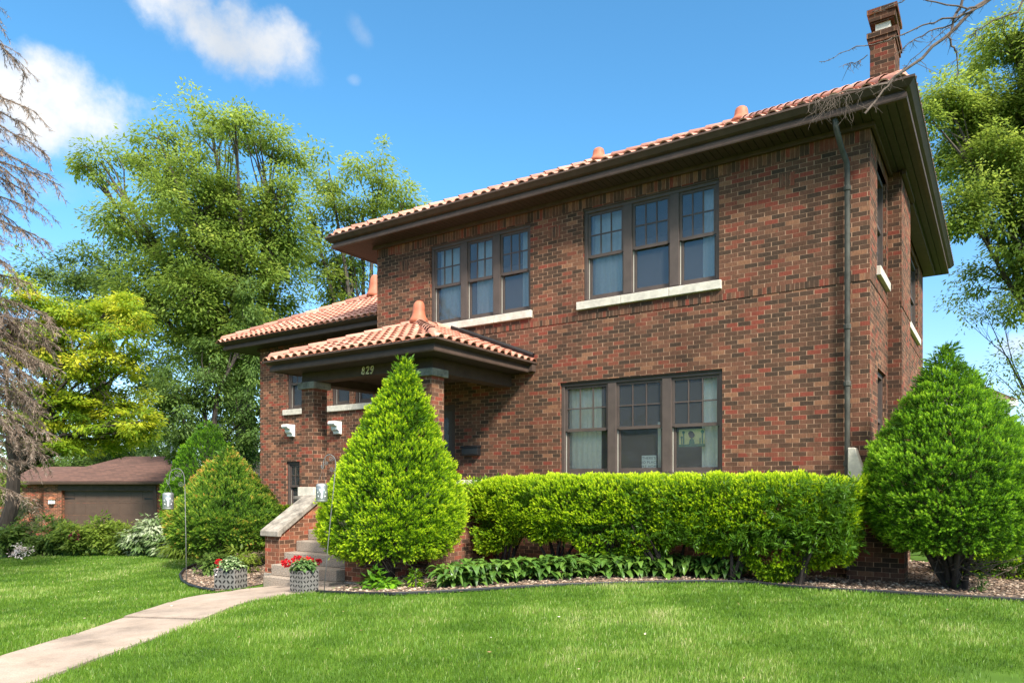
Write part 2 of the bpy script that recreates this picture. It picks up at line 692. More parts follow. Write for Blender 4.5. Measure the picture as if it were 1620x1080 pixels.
def quads_mesh(name, V, tint, mat, parent=None, per=4, smooth=False):
    """V: (n, per, 3) array, one n-gon each; tint: (n,)."""
    n = V.shape[0]
    off = np.zeros(3) if parent is None else np.array(world_loc(parent))
    co = (V.reshape(-1, 3) - off).astype(np.float32)
    me = bpy.data.meshes.new(name)
    me.vertices.add(n * per)
    me.vertices.foreach_set('co', co.ravel())
    me.loops.add(n * per)
    me.loops.foreach_set('vertex_index', np.arange(n * per, dtype=np.int32))
    me.polygons.add(n)
    me.polygons.foreach_set('loop_start', np.arange(0, n * per, per, dtype=np.int32))
    me.polygons.foreach_set('loop_total', np.full(n, per, dtype=np.int32))
    me.materials.append(mat)
    a = me.attributes.new('tint', 'FLOAT', 'FACE')
    a.data.foreach_set('value', np.clip(tint, 0, 1).astype(np.float32))
    if smooth:
        me.polygons.foreach_set('use_smooth', np.ones(n, dtype=bool))
    me.update(calc_edges=True)
    me.validate()
    o = bpy.data.objects.new(name, me)
    COL.objects.link(o)
    if parent is not None:
        o.parent = parent
    return o


def unit(a):
    return a / np.maximum(np.linalg.norm(a, axis=-1, keepdims=True), 1e-9)


def leaf_quads(P, D, Nn, ln, wd, fold=0.0):
    """Rhombic leaves: base points P, direction D, rough normal Nn, length, width."""
    D = unit(D)
    side = unit(np.cross(D, Nn))
    up = np.cross(side, D)
    ln, wd = ln[:, None], wd[:, None]
    mid = P + D * ln * .45 + up * ln * fold
    return np.stack([P, mid + side * wd * .5, P + D * ln, mid - side * wd * .5], axis=1)


def rnd_dir(n):
    return unit(rng.normal(size=(n, 3)))


# ------------------------------------------------------------------ the ground
def gz(x):
    xs = [-60, -32, -24, -16, -11, -8.5, -6.8, -5, 0, 50]
    zs = [-1.3, -1.15, -.75, -.46, -.42, -.33, -.20, -.07, 0, .0]
    return np.interp(x, xs, zs)


def G(px, py):
    """The ground point seen at (px, py)."""
    z = 0.0
    for _ in range(12):
        r = ray(px, py)
        t = (z - CAM.z) / r.z
        p = CAM + r * t
        z = .5 * z + .5 * float(gz(p.x))
    return Vector((p.x, p.y, z))


def inside(poly, x, y):
    res = np.zeros(len(x), dtype=bool)
    n = len(poly)
    for i in range(n):
        x0, y0 = poly[i][:2]
        x1, y1 = poly[(i + 1) % n][:2]
        c = ((y0 > y) != (y1 > y)) & (x < (x1 - x0) * (y - y0) / ((y1 - y0) if abs(y1 - y0) > 1e-9 else 1e-9) + x0)
        res ^= c
    return res


def ground_material():
    m, nt, b, N, L = nodes('turf')
    tc = N('ShaderNodeTexCoord')
    n = N('ShaderNodeTexNoise')
    n.inputs['Scale'].default_value = 1.2
    n.inputs['Detail'].default_value = 8
    L(tc.outputs['Object'], n.inputs['Vector'])
    r = ramp(N, [(.3, (.038, .078, .010)), (.55, (.060, .115, .014)), (.75, (.090, .125, .026))])
    L(n.outputs['Fac'], r.inputs['Fac'])
    L(r.outputs['Color'], b.inputs['Base Color'])
    b.inputs['Roughness'].default_value = 1
    b.inputs['Specular IOR Level'].default_value = .1
    return m


def sheet(name, poly, dz, mat, kind='structure', n=None):
    """A thin sheet over the ground inside a polygon: triangulated by strips along X so that it follows the slope."""
    xs = sorted({round(p[0], 3) for p in poly} | set(np.arange(min(p[0] for p in poly), max(p[0] for p in poly), .5).round(3)))
    mb = MB()

    def cuts(x):
        ys = []
        for i in range(len(poly)):
            a, c = poly[i], poly[(i + 1) % len(poly)]
            if (a[0] <= x) != (c[0] <= x):
                ys.append(a[1] + (c[1] - a[1]) * (x - a[0]) / (c[0] - a[0]))
        return sorted(ys)
    for x0, x1 in zip(xs, xs[1:]):
        e = (x1 - x0) * .001
        c0, c1 = cuts(x0 + e), cuts(x1 - e)
        for k in range(0, min(len(c0), len(c1)) - 1, 2):
            mb.quad((x0, c0[k], float(gz(x0)) + dz), (x1, c1[k], float(gz(x1)) + dz), (x1, c1[k + 1], float(gz(x1)) + dz), (x0, c0[k + 1], float(gz(x0)) + dz))
    o = mb.build(name, mat)
    return tag(o, kind=kind)


mb = MB()
gx = [-900, -400, -150, -60, -45, -32, -28, -24, -20, -16, -13.5, -11, -9.7, -8.5, -7.6, -6.8, -5.9, -5, -2.5, 0, 10, 30, 100, 400, 900]
gy = [-900, -300, -60, -20, -12, -8, -4, 0, 4, 10, 20, 60, 300, 900]
for i in range(len(gx) - 1):
    for j in range(len(gy) - 1):
        z0, z1 = float(gz(gx[i])), float(gz(gx[i + 1]))
        mb.quad((gx[i], gy[j], z0), (gx[i + 1], gy[j], z1), (gx[i + 1], gy[j + 1], z1), (gx[i], gy[j + 1], z0))
tag(mb.build('ground', ground_material()), kind='structure')

PATH_L = [G(*p) for p in ((440, 926), (380, 932), (350, 938), (322, 941), (290, 947), (245, 962), (200, 976), (100, 1010), (0, 1040), (-110, 1085), (-260, 1150))]
PATH_R = [G(*p) for p in ((520, 934), (455, 941), (420, 947), (390, 953), (345, 971), (300, 990), (230, 1016), (150, 1045), (60, 1080), (-60, 1130), (-160, 1190))]
stair_l, stair_r = Vector((-8.45, -3.3, -.33)), Vector((-6.85, -3.3, -.33))
PATH = [stair_l] + PATH_L + PATH_R[::-1] + [stair_r]
FRONT_EDGE = [G(*p) for p in ((500, 938), (560, 941), (620, 942), (690, 939), (760, 935), (820, 931), (900, 927), (1000, 924), (1100, 922), (1180, 923),
                              (1250, 930), (1320, 935), (1400, 939), (1500, 945), (1620, 952), (1760, 960))]
FRONT_BED = FRONT_EDGE + [Vector((4, 3, 0)), Vector((.2, 3, 0)), Vector((-.1, -.02, 0)), Vector((-6.3, -.02, 0)), Vector((-6.75, -2.9, 0))]
LEFT_EDGE = [G(*p) for p in ((338, 936), (318, 933), (300, 928), (288, 920), (285, 911), (292, 902), (310, 894))]
LEFT_BED = LEFT_EDGE + [Vector((-13.5, -1.2, 0)), Vector((-15.5, .95, 0)), Vector((-8.9, .95, 0)), Vector((-8.9, -3.2, 0)), Vector((-8.6, -4.0, 0))]
FAR_EDGE = [G(*p) for p in ((-200, 892), (0, 884), (100, 876), (200, 870), (300, 866), (330, 862))]


def path_material():
    m, nt, b, N, L = nodes('concrete')
    tc = N('ShaderNodeTexCoord')
    n = N('ShaderNodeTexNoise')
    n.inputs['Scale'].default_value = 1.6
    n.inputs['Detail'].default_value = 9
    n.inputs['Roughness'].default_value = .7
    L(tc.outputs['Object'], n.inputs['Vector'])
    n2 = N('ShaderNodeTexNoise')
    n2.inputs['Scale'].default_value = 90
    n2.inputs['Detail'].default_value = 3
    L(tc.outputs['Object'], n2.inputs['Vector'])
    r = ramp(N, [(.28, (.17, .132, .102)), (.46, (.30, .236, .188)), (.72, (.40, .325, .268))])
    L(n.outputs['Fac'], r.inputs['Fac'])
    r2 = ramp(N, [(.3, (.72, .70, .68)), (.7, (1.0, 1.0, 1.0))])
    L(n2.outputs['Fac'], r2.inputs['Fac'])
    mx = N('ShaderNodeMix')
    mx.data_type = 'RGBA'
    mx.blend_type = 'MULTIPLY'
    mx.inputs['Factor'].default_value = 1
    L(r.outputs['Color'], mx.inputs['A'])
    L(r2.outputs['Color'], mx.inputs['B'])
    # old stains: broad blotches and faint runs down the wall
    sm = N('ShaderNodeMapping')
    sm.inputs['Scale'].default_value = (1.3, 1.3, .35)
    L(tc.outputs['Object'], sm.inputs['Vector'])
    st = N('ShaderNodeTexNoise')
    st.inputs['Scale'].default_value = 1.0
    st.inputs['Detail'].default_value = 7
    st.inputs['Roughness'].default_value = .65
    L(sm.outputs[0], st.inputs['Vector'])
    sr = ramp(N, [(.30, (.70, .70, .71)), (.48, (1.0, 1.0, 1.0)), (.72, (1.16, 1.13, 1.10))])
    L(st.outputs['Fac'], sr.inputs['Fac'])
    sx = N('ShaderNodeMix')
    sx.data_type = 'RGBA'
    sx.blend_type = 'MULTIPLY'
    sx.inputs['Factor'].default_value = 1
    L(mx.outputs['Result'], sx.inputs['A'])
    L(sr.outputs['Color'], sx.inputs['B'])
    L(sx.outputs['Result'], b.inputs['Base Color'])
    b.inputs['Roughness'].default_value = .9
    bp = N('ShaderNodeBump')
    bp.inputs['Strength'].default_value = .3
    bp.inputs['Distance'].default_value = .006
    L(n2.outputs['Fac'], bp.inputs['Height'])
    L(bp.outputs[0], b.inputs['Normal'])
    return m


def path():
    """The walk as separate slabs with joints between, each 5 cm thick."""
    mb = MB()
    Lp = [stair_l] + PATH_L
    Rp = [stair_r] + PATH_R

    def samp(P, n):
        d = [0]
        for a, c in zip(P, P[1:]):
            d.append(d[-1] + (c - a).length)
        out = []
        for s_ in np.linspace(0, d[-1], n):
            k = max(0, min(len(P) - 2, int(np.searchsorted(d, s_) - 1)))
            f = (s_ - d[k]) / max(1e-6, d[k + 1] - d[k])
            out.append(P[k].lerp(P[k + 1], f))
        return out
    n = 49
    A, B = samp(Lp, n), samp(Rp, n)
    for i in range(n - 1):
        a0, a1, b0, b1 = A[i].copy(), A[i + 1].copy(), B[i].copy(), B[i + 1].copy()
        if i % 8 == 7:
            a1, b1 = a0.lerp(a1, .92), b0.lerp(b1, .92)
        lift = .012 + .008 * ((i // 8) * 7 % 3)
        tops = [Vector((p.x, p.y, float(gz(p.x)) + lift)) for p in (a0, a1, b1, b0)]
        bots = [Vector((p.x, p.y, float(gz(p.x)) - .06)) for p in (a0, a1, b1, b0)]
        mb.add(tops + bots, [(0, 1, 2, 3), (0, 4, 5, 1), (2, 6, 7, 3)] + ([(1, 5, 6, 2)] if i % 8 == 7 else []) + ([(3, 7, 4, 0)] if i % 8 == 0 else []))
    tag(mb.build('path', path_material()), kind='structure')


path()


def bed_material():
    m, nt, b, N, L = nodes('bed_soil')
    tc = N('ShaderNodeTexCoord')
    n = N('ShaderNodeTexNoise')
    n.inputs['Scale'].default_value = 22
    n.inputs['Detail'].default_value = 6
    L(tc.outputs['Object'], n.inputs['Vector'])
    r = ramp(N, [(.3, (.05, .033, .024)), (.55, (.13, .09, .065)), (.75, (.24, .18, .13))])
    L(n.outputs['Fac'], r.inputs['Fac'])
    L(r.outputs['Color'], b.inputs['Base Color'])
    b.inputs['Roughness'].default_value = 1
    bp = N('ShaderNodeBump')
    bp.inputs['Strength'].default_value = .8
    bp.inputs['Distance'].default_value = .02
    L(n.outputs['Fac'], bp.inputs['Height'])
    L(bp.outputs[0], b.inputs['Normal'])
    return m


M_SOIL = bed_material()
sheet('planting_bed_ground', FRONT_BED, .010, M_SOIL)
sheet('planting_bed_ground', LEFT_BED, .010, M_SOIL)


def pebbles():
    """Loose gravel over both beds."""
    base = np.array([(1, 0, 0), (-1, 0, 0), (0, 1, 0), (0, -1, 0), (0, 0, 1), (0, 0, -1)], dtype=float)
    tri = np.array([(0, 2, 4), (2, 1, 4), (1, 3, 4), (3, 0, 4), (2, 0, 5), (1, 2, 5), (3, 1, 5), (0, 3, 5)])
    pts = []
    for poly, n in ((FRONT_BED, 9000), (LEFT_BED, 5200)):
        xs = [p[0] for p in poly]
        ys = [p[1] for p in poly]
        x = rng.uniform(min(xs), max(xs), n * 3)
        y = rng.uniform(min(ys), max(ys), n * 3)
        k = inside(poly, x, y) & ~inside(PATH, x, y)
        pts.append(np.stack([x[k], y[k]], 1)[:n])
    p = np.concatenate(pts)
    n = len(p)
    s = rng.uniform(.012, .030, n)
    sc = np.stack([s * rng.uniform(.8, 1.4, n), s * rng.uniform(.8, 1.4, n), s * .6], 1)
    an = rng.uniform(0, 2 * PI, n)
    jit = base[None] * rng.uniform(.75, 1.25, (n, 6, 1))
    v = jit * sc[:, None, :]
    c, s_ = np.cos(an)[:, None], np.sin(an)[:, None]
    v = np.stack([v[..., 0] * c - v[..., 1] * s_, v[..., 0] * s_ + v[..., 1] * c, v[..., 2]], -1)
    z = gz(p[:, 0]) + .012 + s * .25
    v += np.stack([p[:, 0], p[:, 1], z], 1)[:, None, :]
    V = v[:, tri].reshape(-1, 3, 3)
    t = np.repeat(rng.random(n), 8)
    m = leafy('river_gravel', [(0, (.055, .036, .024)), (.4, (.15, .098, .066)), (.75, (.26, .18, .125)), (1, (.42, .34, .26))], trans=0, rough=.8)
    o = quads_mesh('gravel', V, t, m, per=3)
    tag(o, kind='stuff')


pebbles()


def edging(name, P, label, r=.020):
    mb = MB()
    P = [Vector((p.x, p.y, float(gz(p.x)) + .012)) for p in P]
    Q = []
    for a, c in zip(P, P[1:]):
        for k in range(4):
            Q.append(a.lerp(c, k / 4))
    Q.append(P[-1])
    # a round bead on a flat skirt
    mb.tube([q + Vector((0, 0, .026)) for q in Q], r * .62, 8)
    for a, c in zip(Q, Q[1:]):
        d = (c - a)
        n = Vector((-d.y, d.x, 0)).normalized() * .012
        mb.add([a - n, a + n, c + n, c - n, a - n + Vector((0, 0, .026)), a + n + Vector((0, 0, .026)), c + n + Vector((0, 0, .026)), c - n + Vector((0, 0, .026))],
               [(0, 4, 7, 3), (1, 2, 6, 5)])
    o = mb.build(name, M_EDGE, smooth=True)
    return tag(o, label, 'lawn edging')


edging('lawn_edging', FRONT_EDGE, 'long black plastic edging strip between front lawn and hosta bed')
edging('lawn_edging', LEFT_EDGE, 'short curved black edging strip around gravel bed beside the metal hook', .042)


def grass():
    n = 800000
    t = (rng.random(n) * (26 ** .6 - 3.6 ** .6) + 3.6 ** .6) ** (1 / .6)
    u = rng.uniform(-1.0, 1.15, n)
    x = CAM.x + t * (u * cc - ss)
    y = CAM.y + t * (u * ss + cc)
    k = ~inside(PATH, x + rng.normal(0, .022, n), y + rng.normal(0, .022, n)) & ~inside(FRONT_BED, x, y) & ~inside(LEFT_BED, x, y) & (y < .9) & ~((x > -9.6) & (x < -6.2) & (y > -4.0))
    far = [(p.x, p.y) for p in FAR_EDGE]
    # beyond the far edge are shrubs
    lawn_far = FAR_EDGE + [Vector((-15.5, 1.2, 0)), Vector((-9, 1.2, 0)), Vector((14, 1.2, 0)), Vector((14, -14, 0)), Vector((-20, -14, 0))]
    k &= inside(lawn_far, x, y)
    # bald corner at the lower right
    bare = (x - 1.75) ** 2 / .55 ** 2 + (y + 5.25) ** 2 / .28 ** 2
    k &= rng.random(n) < np.clip((bare - .25) / 1.6, .10, 1)
    x, y, t = x[k], y[k], t[k]
    n = len(x)
    z = gz(x)
    # low-frequency patches
    ph = np.zeros(n)
    for fx, fy, p0 in ((1.1, .7, .3), (-.8, 1.6, 1.9), (2.3, 1.1, 4.0), (.5, -2.9, 2.2), (3.9, 3.1, .9), (-5.2, 2.6, 5.1)):
        ph += np.sin(fx * x + fy * y + p0)
    ph /= 6
    h = rng.uniform(.024, .056, n) * (1 + .35 * ph)
    w = .0038 * (t / 5) ** .8 * rng.uniform(.7, 1.3, n)
    an = rng.uniform(0, 2 * PI, n)
    lean = rng.uniform(.05, .8, n) * h
    la = rng.normal(.4, 1.5, n) + ph * 3.0
    dx, dy = np.cos(la) * lean, np.sin(la) * lean
    sx, sy = np.cos(an) * w * .5, np.sin(an) * w * .5
    b0 = np.stack([x - sx, y - sy, z], 1)
    b1 = np.stack([x + sx, y + sy, z], 1)
    m0 = np.stack([x - sx * .8 + dx * .35, y - sy * .8 + dy * .35, z + h * .62], 1)
    m1 = np.stack([x + sx * .8 + dx * .35, y + sy * .8 + dy * .35, z + h * .62], 1)
    tp = np.stack([x + dx, y + dy, z + h * (1 - .25 * (lean / h) ** 2)], 1)
    Q = np.stack([b0, b1, m1, m0], 1)
    T = np.stack([m0, m1, tp, tp], 1)
    ph2 = np.zeros(n)
    for fx, fy, p0 in ((7.1, 2.2, .3), (-4.4, 8.1, 1.9), (11.3, 6.1, 4.0), (3.5, -12.9, 2.2), (16.0, -9.0, .7)):
        ph2 += np.sin(fx * x + fy * y + p0 + 2 * ph)
    ph2 /= 5
    tint = .45 + .36 * ph + .22 * ph2 + rng.normal(0, .13, n) + (rng.random(n) < .05) * .4
    for px_, py_, rx_, ry_, k_ in ((-2.2, -4.6, .5, .25, .25), (-.6, -2.6, .45, .2, .28), (-4.6, -6.2, .6, .3, .2), (.9, -3.4, .4, .22, .22), (-12.5, -4.5, 1.2, .5, .18)):
        tint = tint + k_ * np.exp(-(((x - px_) / rx_) ** 2 + ((y - py_) / ry_) ** 2)) * rng.random(n)
    # paler seeding patch near the lower right
    pale = np.exp(-(((x + .1) / .9) ** 2 + ((y + 5.6) / .35) ** 2))
    tint = tint + .33 * pale * rng.random(n)
    # quads and tip triangles share one mesh
    nq = n
    co = np.concatenate([np.stack([b0, b1, m1, m0, tp], 1).reshape(-1, 3)]).astype(np.float32)
    base = np.arange(n, dtype=np.int32)[:, None] * 5
    lq = base + np.array([[0, 1, 2, 3]], dtype=np.int32)
    lt = base + np.array([[3, 2, 4]], dtype=np.int32)
    loops = np.concatenate([lq.ravel(), lt.ravel()])
    me = bpy.data.meshes.new('grass')
    me.vertices.add(n * 5)
    me.vertices.foreach_set('co', co.ravel())
    me.loops.add(len(loops))
    me.loops.foreach_set('vertex_index', loops)
    me.polygons.add(2 * n)
    me.polygons.foreach_set('loop_start', np.concatenate([np.arange(0, 4 * n, 4), 4 * n + np.arange(0, 3 * n, 3)]).astype(np.int32))
    me.polygons.foreach_set('loop_total', np.concatenate([np.full(n, 4), np.full(n, 3)]).astype(np.int32))
    m = leafy('grass_blades', [(0, (.042, .095, .010)), (.35, (.085, .180, .014)), (.6, (.140, .245, .024)), (.8, (.22, .29, .06)), (1, (.40, .40, .18))], trans=.3, rough=.45, spec=.3)
    me.materials.append(m)
    a = me.attributes.new('tint', 'FLOAT', 'FACE')
    a.data.foreach_set('value', np.clip(np.concatenate([tint, tint]), 0, 1).astype(np.float32))
    me.update(calc_edges=True)
    o = bpy.data.objects.new('grass', me)
    COL.objects.link(o)
    tag(o, kind='stuff')


grass()


def fallen_leaves():
    n = 70
    t = rng.uniform(4.6, 12, n)
    u = rng.uniform(-.6, .75, n)
    x, y = CAM.x + t * (u * cc - ss), CAM.y + t * (u * ss + cc)
    k = ~inside(FRONT_BED, x, y) & ~inside(LEFT_BED, x, y) & (y < -1.2) & ~((x > -9.6) & (x < -6.2) & (y > -4.0))
    x, y = x[k], y[k]
    n = len(x)
    P = np.stack([x, y, gz(x) + np.where(inside(PATH, x, y), .035, .045)], 1)
    D = rnd_dir(n) * np.array([1, 1, .25])
    N_ = np.array([0, 0, 1.0]) + rnd_dir(n) * .5
    ln = rng.uniform(.018, .045, n)
    m = leafy('dry_leaf', [(0, (.16, .09, .045)), (.5, (.30, .20, .10)), (.8, (.52, .44, .34)), (1, (.75, .72, .66))], trans=.2)
    tag(quads_mesh('fallen_leaves', leaf_quads(P, D, N_, ln, ln * .55), rng.random(n), m), kind='stuff')


fallen_leaves()

# ------------------------------------------------------------------ the house
house = empty('brick_house', (-4.8, 0, 0), 'two storey brown brick house with red clay tile roof and small front porch, number 829', 'house')
WL, WD, SOF = -9.59, 8.6, 6.43           # left wall, depth, soffit height
WING_Y, WING_L, WSOF = 1.0, -14.9, 4.93


def wall_front(mb, Y, x0, x1, z0, z1, holes, depth=.16):
    xs = sorted({x0, x1} | {h[0] for h in holes} | {h[1] for h in holes})
    zs = sorted({z0, z1} | {h[2] for h in holes} | {h[3] for h in holes})
    for a, b in zip(xs, xs[1:]):
        for c, d in zip(zs, zs[1:]):
            mx, mz = (a + b) / 2, (c + d) / 2
            if any(h[0] < mx < h[1] and h[2] < mz < h[3] for h in holes):
                continue
            mb.quad((a, Y, c), (b, Y, c), (b, Y, d), (a, Y, d))
    for a, b, c, d in holes:
        mb.quad((a, Y, c), (a, Y, d), (a, Y + depth, d), (a, Y + depth, c))
        mb.quad((b, Y, d), (b, Y, c), (b, Y + depth, c), (b, Y + depth, d))
        mb.quad((a, Y, d), (b, Y, d), (b, Y + depth, d), (a, Y + depth, d))
        mb.quad((b, Y, c), (a, Y, c), (a, Y + depth, c), (b, Y + depth, c))


def wall_side(mb, X, y0, y1, z0, z1, holes, depth=.16):
    ys = sorted({y0, y1} | {h[0] for h in holes} | {h[1] for h in holes})
    zs = sorted({z0, z1} | {h[2] for h in holes} | {h[3] for h in holes})
    for a, b in zip(ys, ys[1:]):
        for c, d in zip(zs, zs[1:]):
            my, mz = (a + b) / 2, (c + d) / 2
            if any(h[0] < my < h[1] and h[2] < mz < h[3] for h in holes):
                continue
            mb.quad((X, a, c), (X, b, c), (X, b, d), (X, a, d))
    for a, b, c, d in holes:
        mb.quad((X, a, d), (X, a, c), (X - depth, a, c), (X - depth, a, d))
        mb.quad((X, b, c), (X, b, d), (X - depth, b, d), (X - depth, b, c))
        mb.quad((X, b, d), (X, a, d), (X - depth, a, d), (X - depth, b, d))
        mb.quad((X, a, c), (X, b, c), (X - depth, b, c), (X - depth, a, c))


W_UR = (-4.578, -2.15, 4.555, 6.185)
W_UL = (-8.10, -5.68, 4.555, 6.185)
W_LO = (-5.045, -2.10, 1.50, 3.165)
W_SU = (.75, 1.80, 4.60, 6.20)
W_SL = (.80, 1.75, 1.60, 3.10)
W_SB = (4.7, 7.3, 4.60, 6.20)
DOOR = (-8.62, -7.46, 1.08, 2.93)
mb = MB()
wall_front(mb, 0, WL, 0, -.6, SOF, [W_UR, W_UL, W_LO, DOOR])
wall_side(mb, 0, 0, WD, -.6, SOF, [W_SU, W_SL, W_SB])
mb.quad((WL, WD, -.6), (WL, 0, -.6), (WL, 0, SOF), (WL, WD, SOF))
mb.quad((0, WD, -.6), (WL, WD, -.6), (WL, WD, SOF), (0, WD, SOF))
mb.build('wall', M_BRICK, house)

# courses of upright bricks: the frieze, the band below the sills, small ornaments
mb = MB()
mb.box(WL - .003, .004, -.004, .05, 6.20, 6.405)
mb.box(-.05, .004, .052, 2.0, 6.20, 6.405)
for x in (-1.12, -5.15, -8.80):
    for k in range(3):
        mb.box(x - .115 + k * .078, x - .115 + k * .078 + .066, -.006, .03, 5.80, 6.0)
mb.build('brick_frieze', M_SOLD, house)
mb = MB()
mb.box(WL - .008, .009, -.009, .05, 4.235, 4.335)
mb.box(-.05, .009, .052, 2.0, 4.235, 4.335)
mb.box(.19, .209, 1.991, 3.4, 4.235, 4.335)
mb.box(-.05, .008, 3.41, WD, 4.235, 4.335)
mb.build('brick_band', M_SOLD, house)

# chimney: the breast on the side wall, and the stack above the eaves
mb = MB()
mb.box(-.05, .2, 2.0, 3.4, -.6, 6.43)
ch = mb.build('chimney_breast', M_BRICK, house)
mb = MB()
mb.box(-.30, .075, 2.25, 2.95, 6.7, 8.92)
chim = mb.build('chimney', M_DARKBRICK, house)
mb = MB()
mb.box(-.345, .115, 2.205, 2.995, 8.86, 8.95)
mb.box(-.325, .095, 2.225, 2.975, 8.78, 8.86)
mb.build('chimney_ledge', M_DARKBRICK, chim)
mb = MB()
mb.box(-.225, .0, 2.32, 2.88, 8.951, 9.17)
mb.build('chimney_pot', M_STONE, chim)
mb = MB()
mb.box(-.29, .06, 2.28, 2.92, 9.125, 9.15)
mb.box(-.315, .085, 2.25, 2.95, 9.153, 9.27)
mb.box(-.345, .115, 2.22, 2.98, 9.273, 9.35)
mb.build('chimney_cap', M_DARKBRICK, chim)

# corner buttress with a sloping stone cap
mb = MB()
mb.prism_y([(-.27, -.6), (.46, -.6), (.44, .78), (-.27, .78)], -.19, .28)
mb.prism_y([(-.22, .78), (.20, .78), (-.02, 1.45), (-.22, 1.70)], -.12, .22)
mb.build('buttress', M_BRICK, house)
mb = MB()
mb.prism_y([(-.25, 1.22), (-.02, .80), (.47, .79), (.47, .86), (.40, .95), (.12, 1.12), (-.05, 1.52), (-.16, 1.86), (-.25, 1.86)], -.225, .30)
mb.build('buttress_cap', M_STONE, house, bevel=.01)

# roof boxes: soffit, fascia and gutter
EAVE = dict(x0=-10.42, x1=.47, y0=-.47, y1=9.1)


def eaves(parent, x0, x1, y0, y1, z, tall=.23, out=.13, drop=.0):
    mb = MB()
    mb.box(x0, x1, y0, y1, z, z + .03)
    so = mb.build('soffit', M_SOFF, parent)
    mb = MB()
    mb.ring(x0, x1, y0, y1, [(-.02, z - .008), (.035, z - .008), (.042, z + .012), (.035, z + .075), (.012, z + .085), (.012, z + .105), (.04, z + .115), (.075, z + .13), (out, z + tall - .035),
                            (out + .012, z + tall - .03), (out + .012, z + tall), (out - .01, z + tall), (out - .02, z + tall - .02), (-.05, z + tall - .05)])
    g = mb.build('gutter', M_TRIM, parent)
    return so, g


eaves(house, **EAVE, z=SOF)
mb = MB()
mb.box(WL - .07, .07, -.07, -.02, 6.36, 6.428)
mb.box(.03, .07, -.018, 1.99, 6.36, 6.428)
mb.box(.03, .24, 3.42, WD + .1, 6.33, 6.428)
mb.box(.21, .27, 1.93, 3.41, 6.35, 6.428)
mb.build('frieze_board', M_TRIM, house)


def tile_slope(mb, O, a, b, nrm, W, L, kl, kr, pitch=.205, course=.33, bar=.062, seg=8, b0=-.03):
    """Barrel tiles over one roof slope: O eave corner, a along the eave, b up the slope; kl / kr how steeply the hips cut in (0: none)."""
    O, a, b, nrm = Vector(O), Vector(a).normalized(), Vector(b).normalized(), Vector(nrm).normalized()
    n = int(round(W / pitch))
    pt = W / n
    for i in range(n):
        ac = (i + .5) * pt
        top = L
        if kl:
            top = min(top, ac * kl)
        if kr:
            top = min(top, (W - ac) * kr)
        if top < .05:
            continue
        j = 0
        while j * course < top:
            lo, hi = (b0 if j == 0 else j * course), min(top + .06, (j + 1) * course + .035)
            mb.cur = min(1, max(0, random.gauss(.5, .22)))
            r0, r1 = pt * .37, pt * .33
            jx = random.uniform(-.003, .003)
            vs, fs = [], []
            for (bb, r, lift) in ((lo, r0, .024), (hi, r1, .0)):
                for k in range(seg + 1):
                    an = PI * k / seg
                    vs.append(O + a * (ac + jx - math.cos(an) * r) + b * bb + nrm * (math.sin(an) * bar * (r / r0) + lift + .004))
            for k in range(seg):
                fs.append((k, k + 1, seg + 2 + k, seg + 1 + k))
            # thickness of the tile's lower lip
            q = len(vs)
            for k in range(seg + 1):
                an = PI * k / seg
                vs.append(O + a * (ac + jx - math.cos(an) * (r0 - .014)) + b * (lo + .004) + nrm * (math.sin(an) * (bar - .014) + .024))
            for k in range(seg):
                fs.append((k + 1, k, q + k, q + k + 1))
            mb.add(vs, fs)
            # the flat pan beside it
            mb.cur = min(1, max(0, random.gauss(.4, .2)))
            pa, pb = ac + r1 * .9, ac + pt - r1 * .9
            mb.add([O + a * pa + b * (lo + .01) + nrm * .020, O + a * pb + b * (lo + .01) + nrm * .020, O + a * pb + b * hi + nrm * .004, O + a * pa + b * hi + nrm * .004,
                    O + a * pa + b * (lo + .01) + nrm * .004, O + a * pb + b * (lo + .01) + nrm * .004], [(0, 1, 2, 3), (4, 5, 1, 0)])
            j += 1
    mb.cur = .5


def ridge_tiles(mb, A, B, r=.10, step=.37, seg=8, start_cap=True):
    A, B = Vector(A), Vector(B)
    d = (B - A)
    ln = d.length
    d.normalize()
    side = d.cross(Vector((0, 0, 1))).normalized()
    up = side.cross(d)
    n = max(1, int(round(ln / step)))
    st = ln / n
    for i in range(n):
        mb.cur = min(1, max(0, random.gauss(.45, .2)))
        s0, s1 = i * st, (i + 1) * st + .05
        rows = [(s0, r + .012, 0), (s0 + .004, r + .016, 0), (s1, r * .86, 0)]
        if i == 0 and start_cap:
            rows = [(s0 - .09, .02, -.06), (s0 - .075, r * .55, -.03), (s0 - .04, r * .88, -.01), (s0 + .01, r + .008, 0), (s1, r * .86, 0)]
        vs, fs = [], []
        for s_, rr, dz in rows:
            for k in range(seg + 1):
                an = PI * (k / seg) * 1.2 - .1 * PI
                vs.append(A + d * s_ + side * (math.cos(an) * rr) + up * (math.sin(an) * rr * .95 + dz))
        for q in range(len(rows) - 1):
            for k in range(seg):
                o = q * (seg + 1)
                fs.append((o + k, o + k + 1, o + seg + 2 + k, o + seg + 1 + k))
        mb.add(vs, fs)
    mb.cur = .5


def finial(parent, p, h=.34, r=.15):
    mb = MB()
    mb.cur = .0
    mb.lathe(p, [(r * 1.35, -.08), (r * 1.25, 0), (r * 1.02, h * .12), (r * .88, h * .3), (r * .82, h * .55), (r * .78, h * .75), (r * .68, h * .9), (r * .46, h * 1.01), (r * .2, h * 1.05), (r * .03, h * 1.06)], 18, bend=(0, .12, 0))
    return mb.build('finial', M_FINIAL, parent, smooth=True)


def deck(mb, pts):
    mb.add(pts, [tuple(range(len(pts)))])


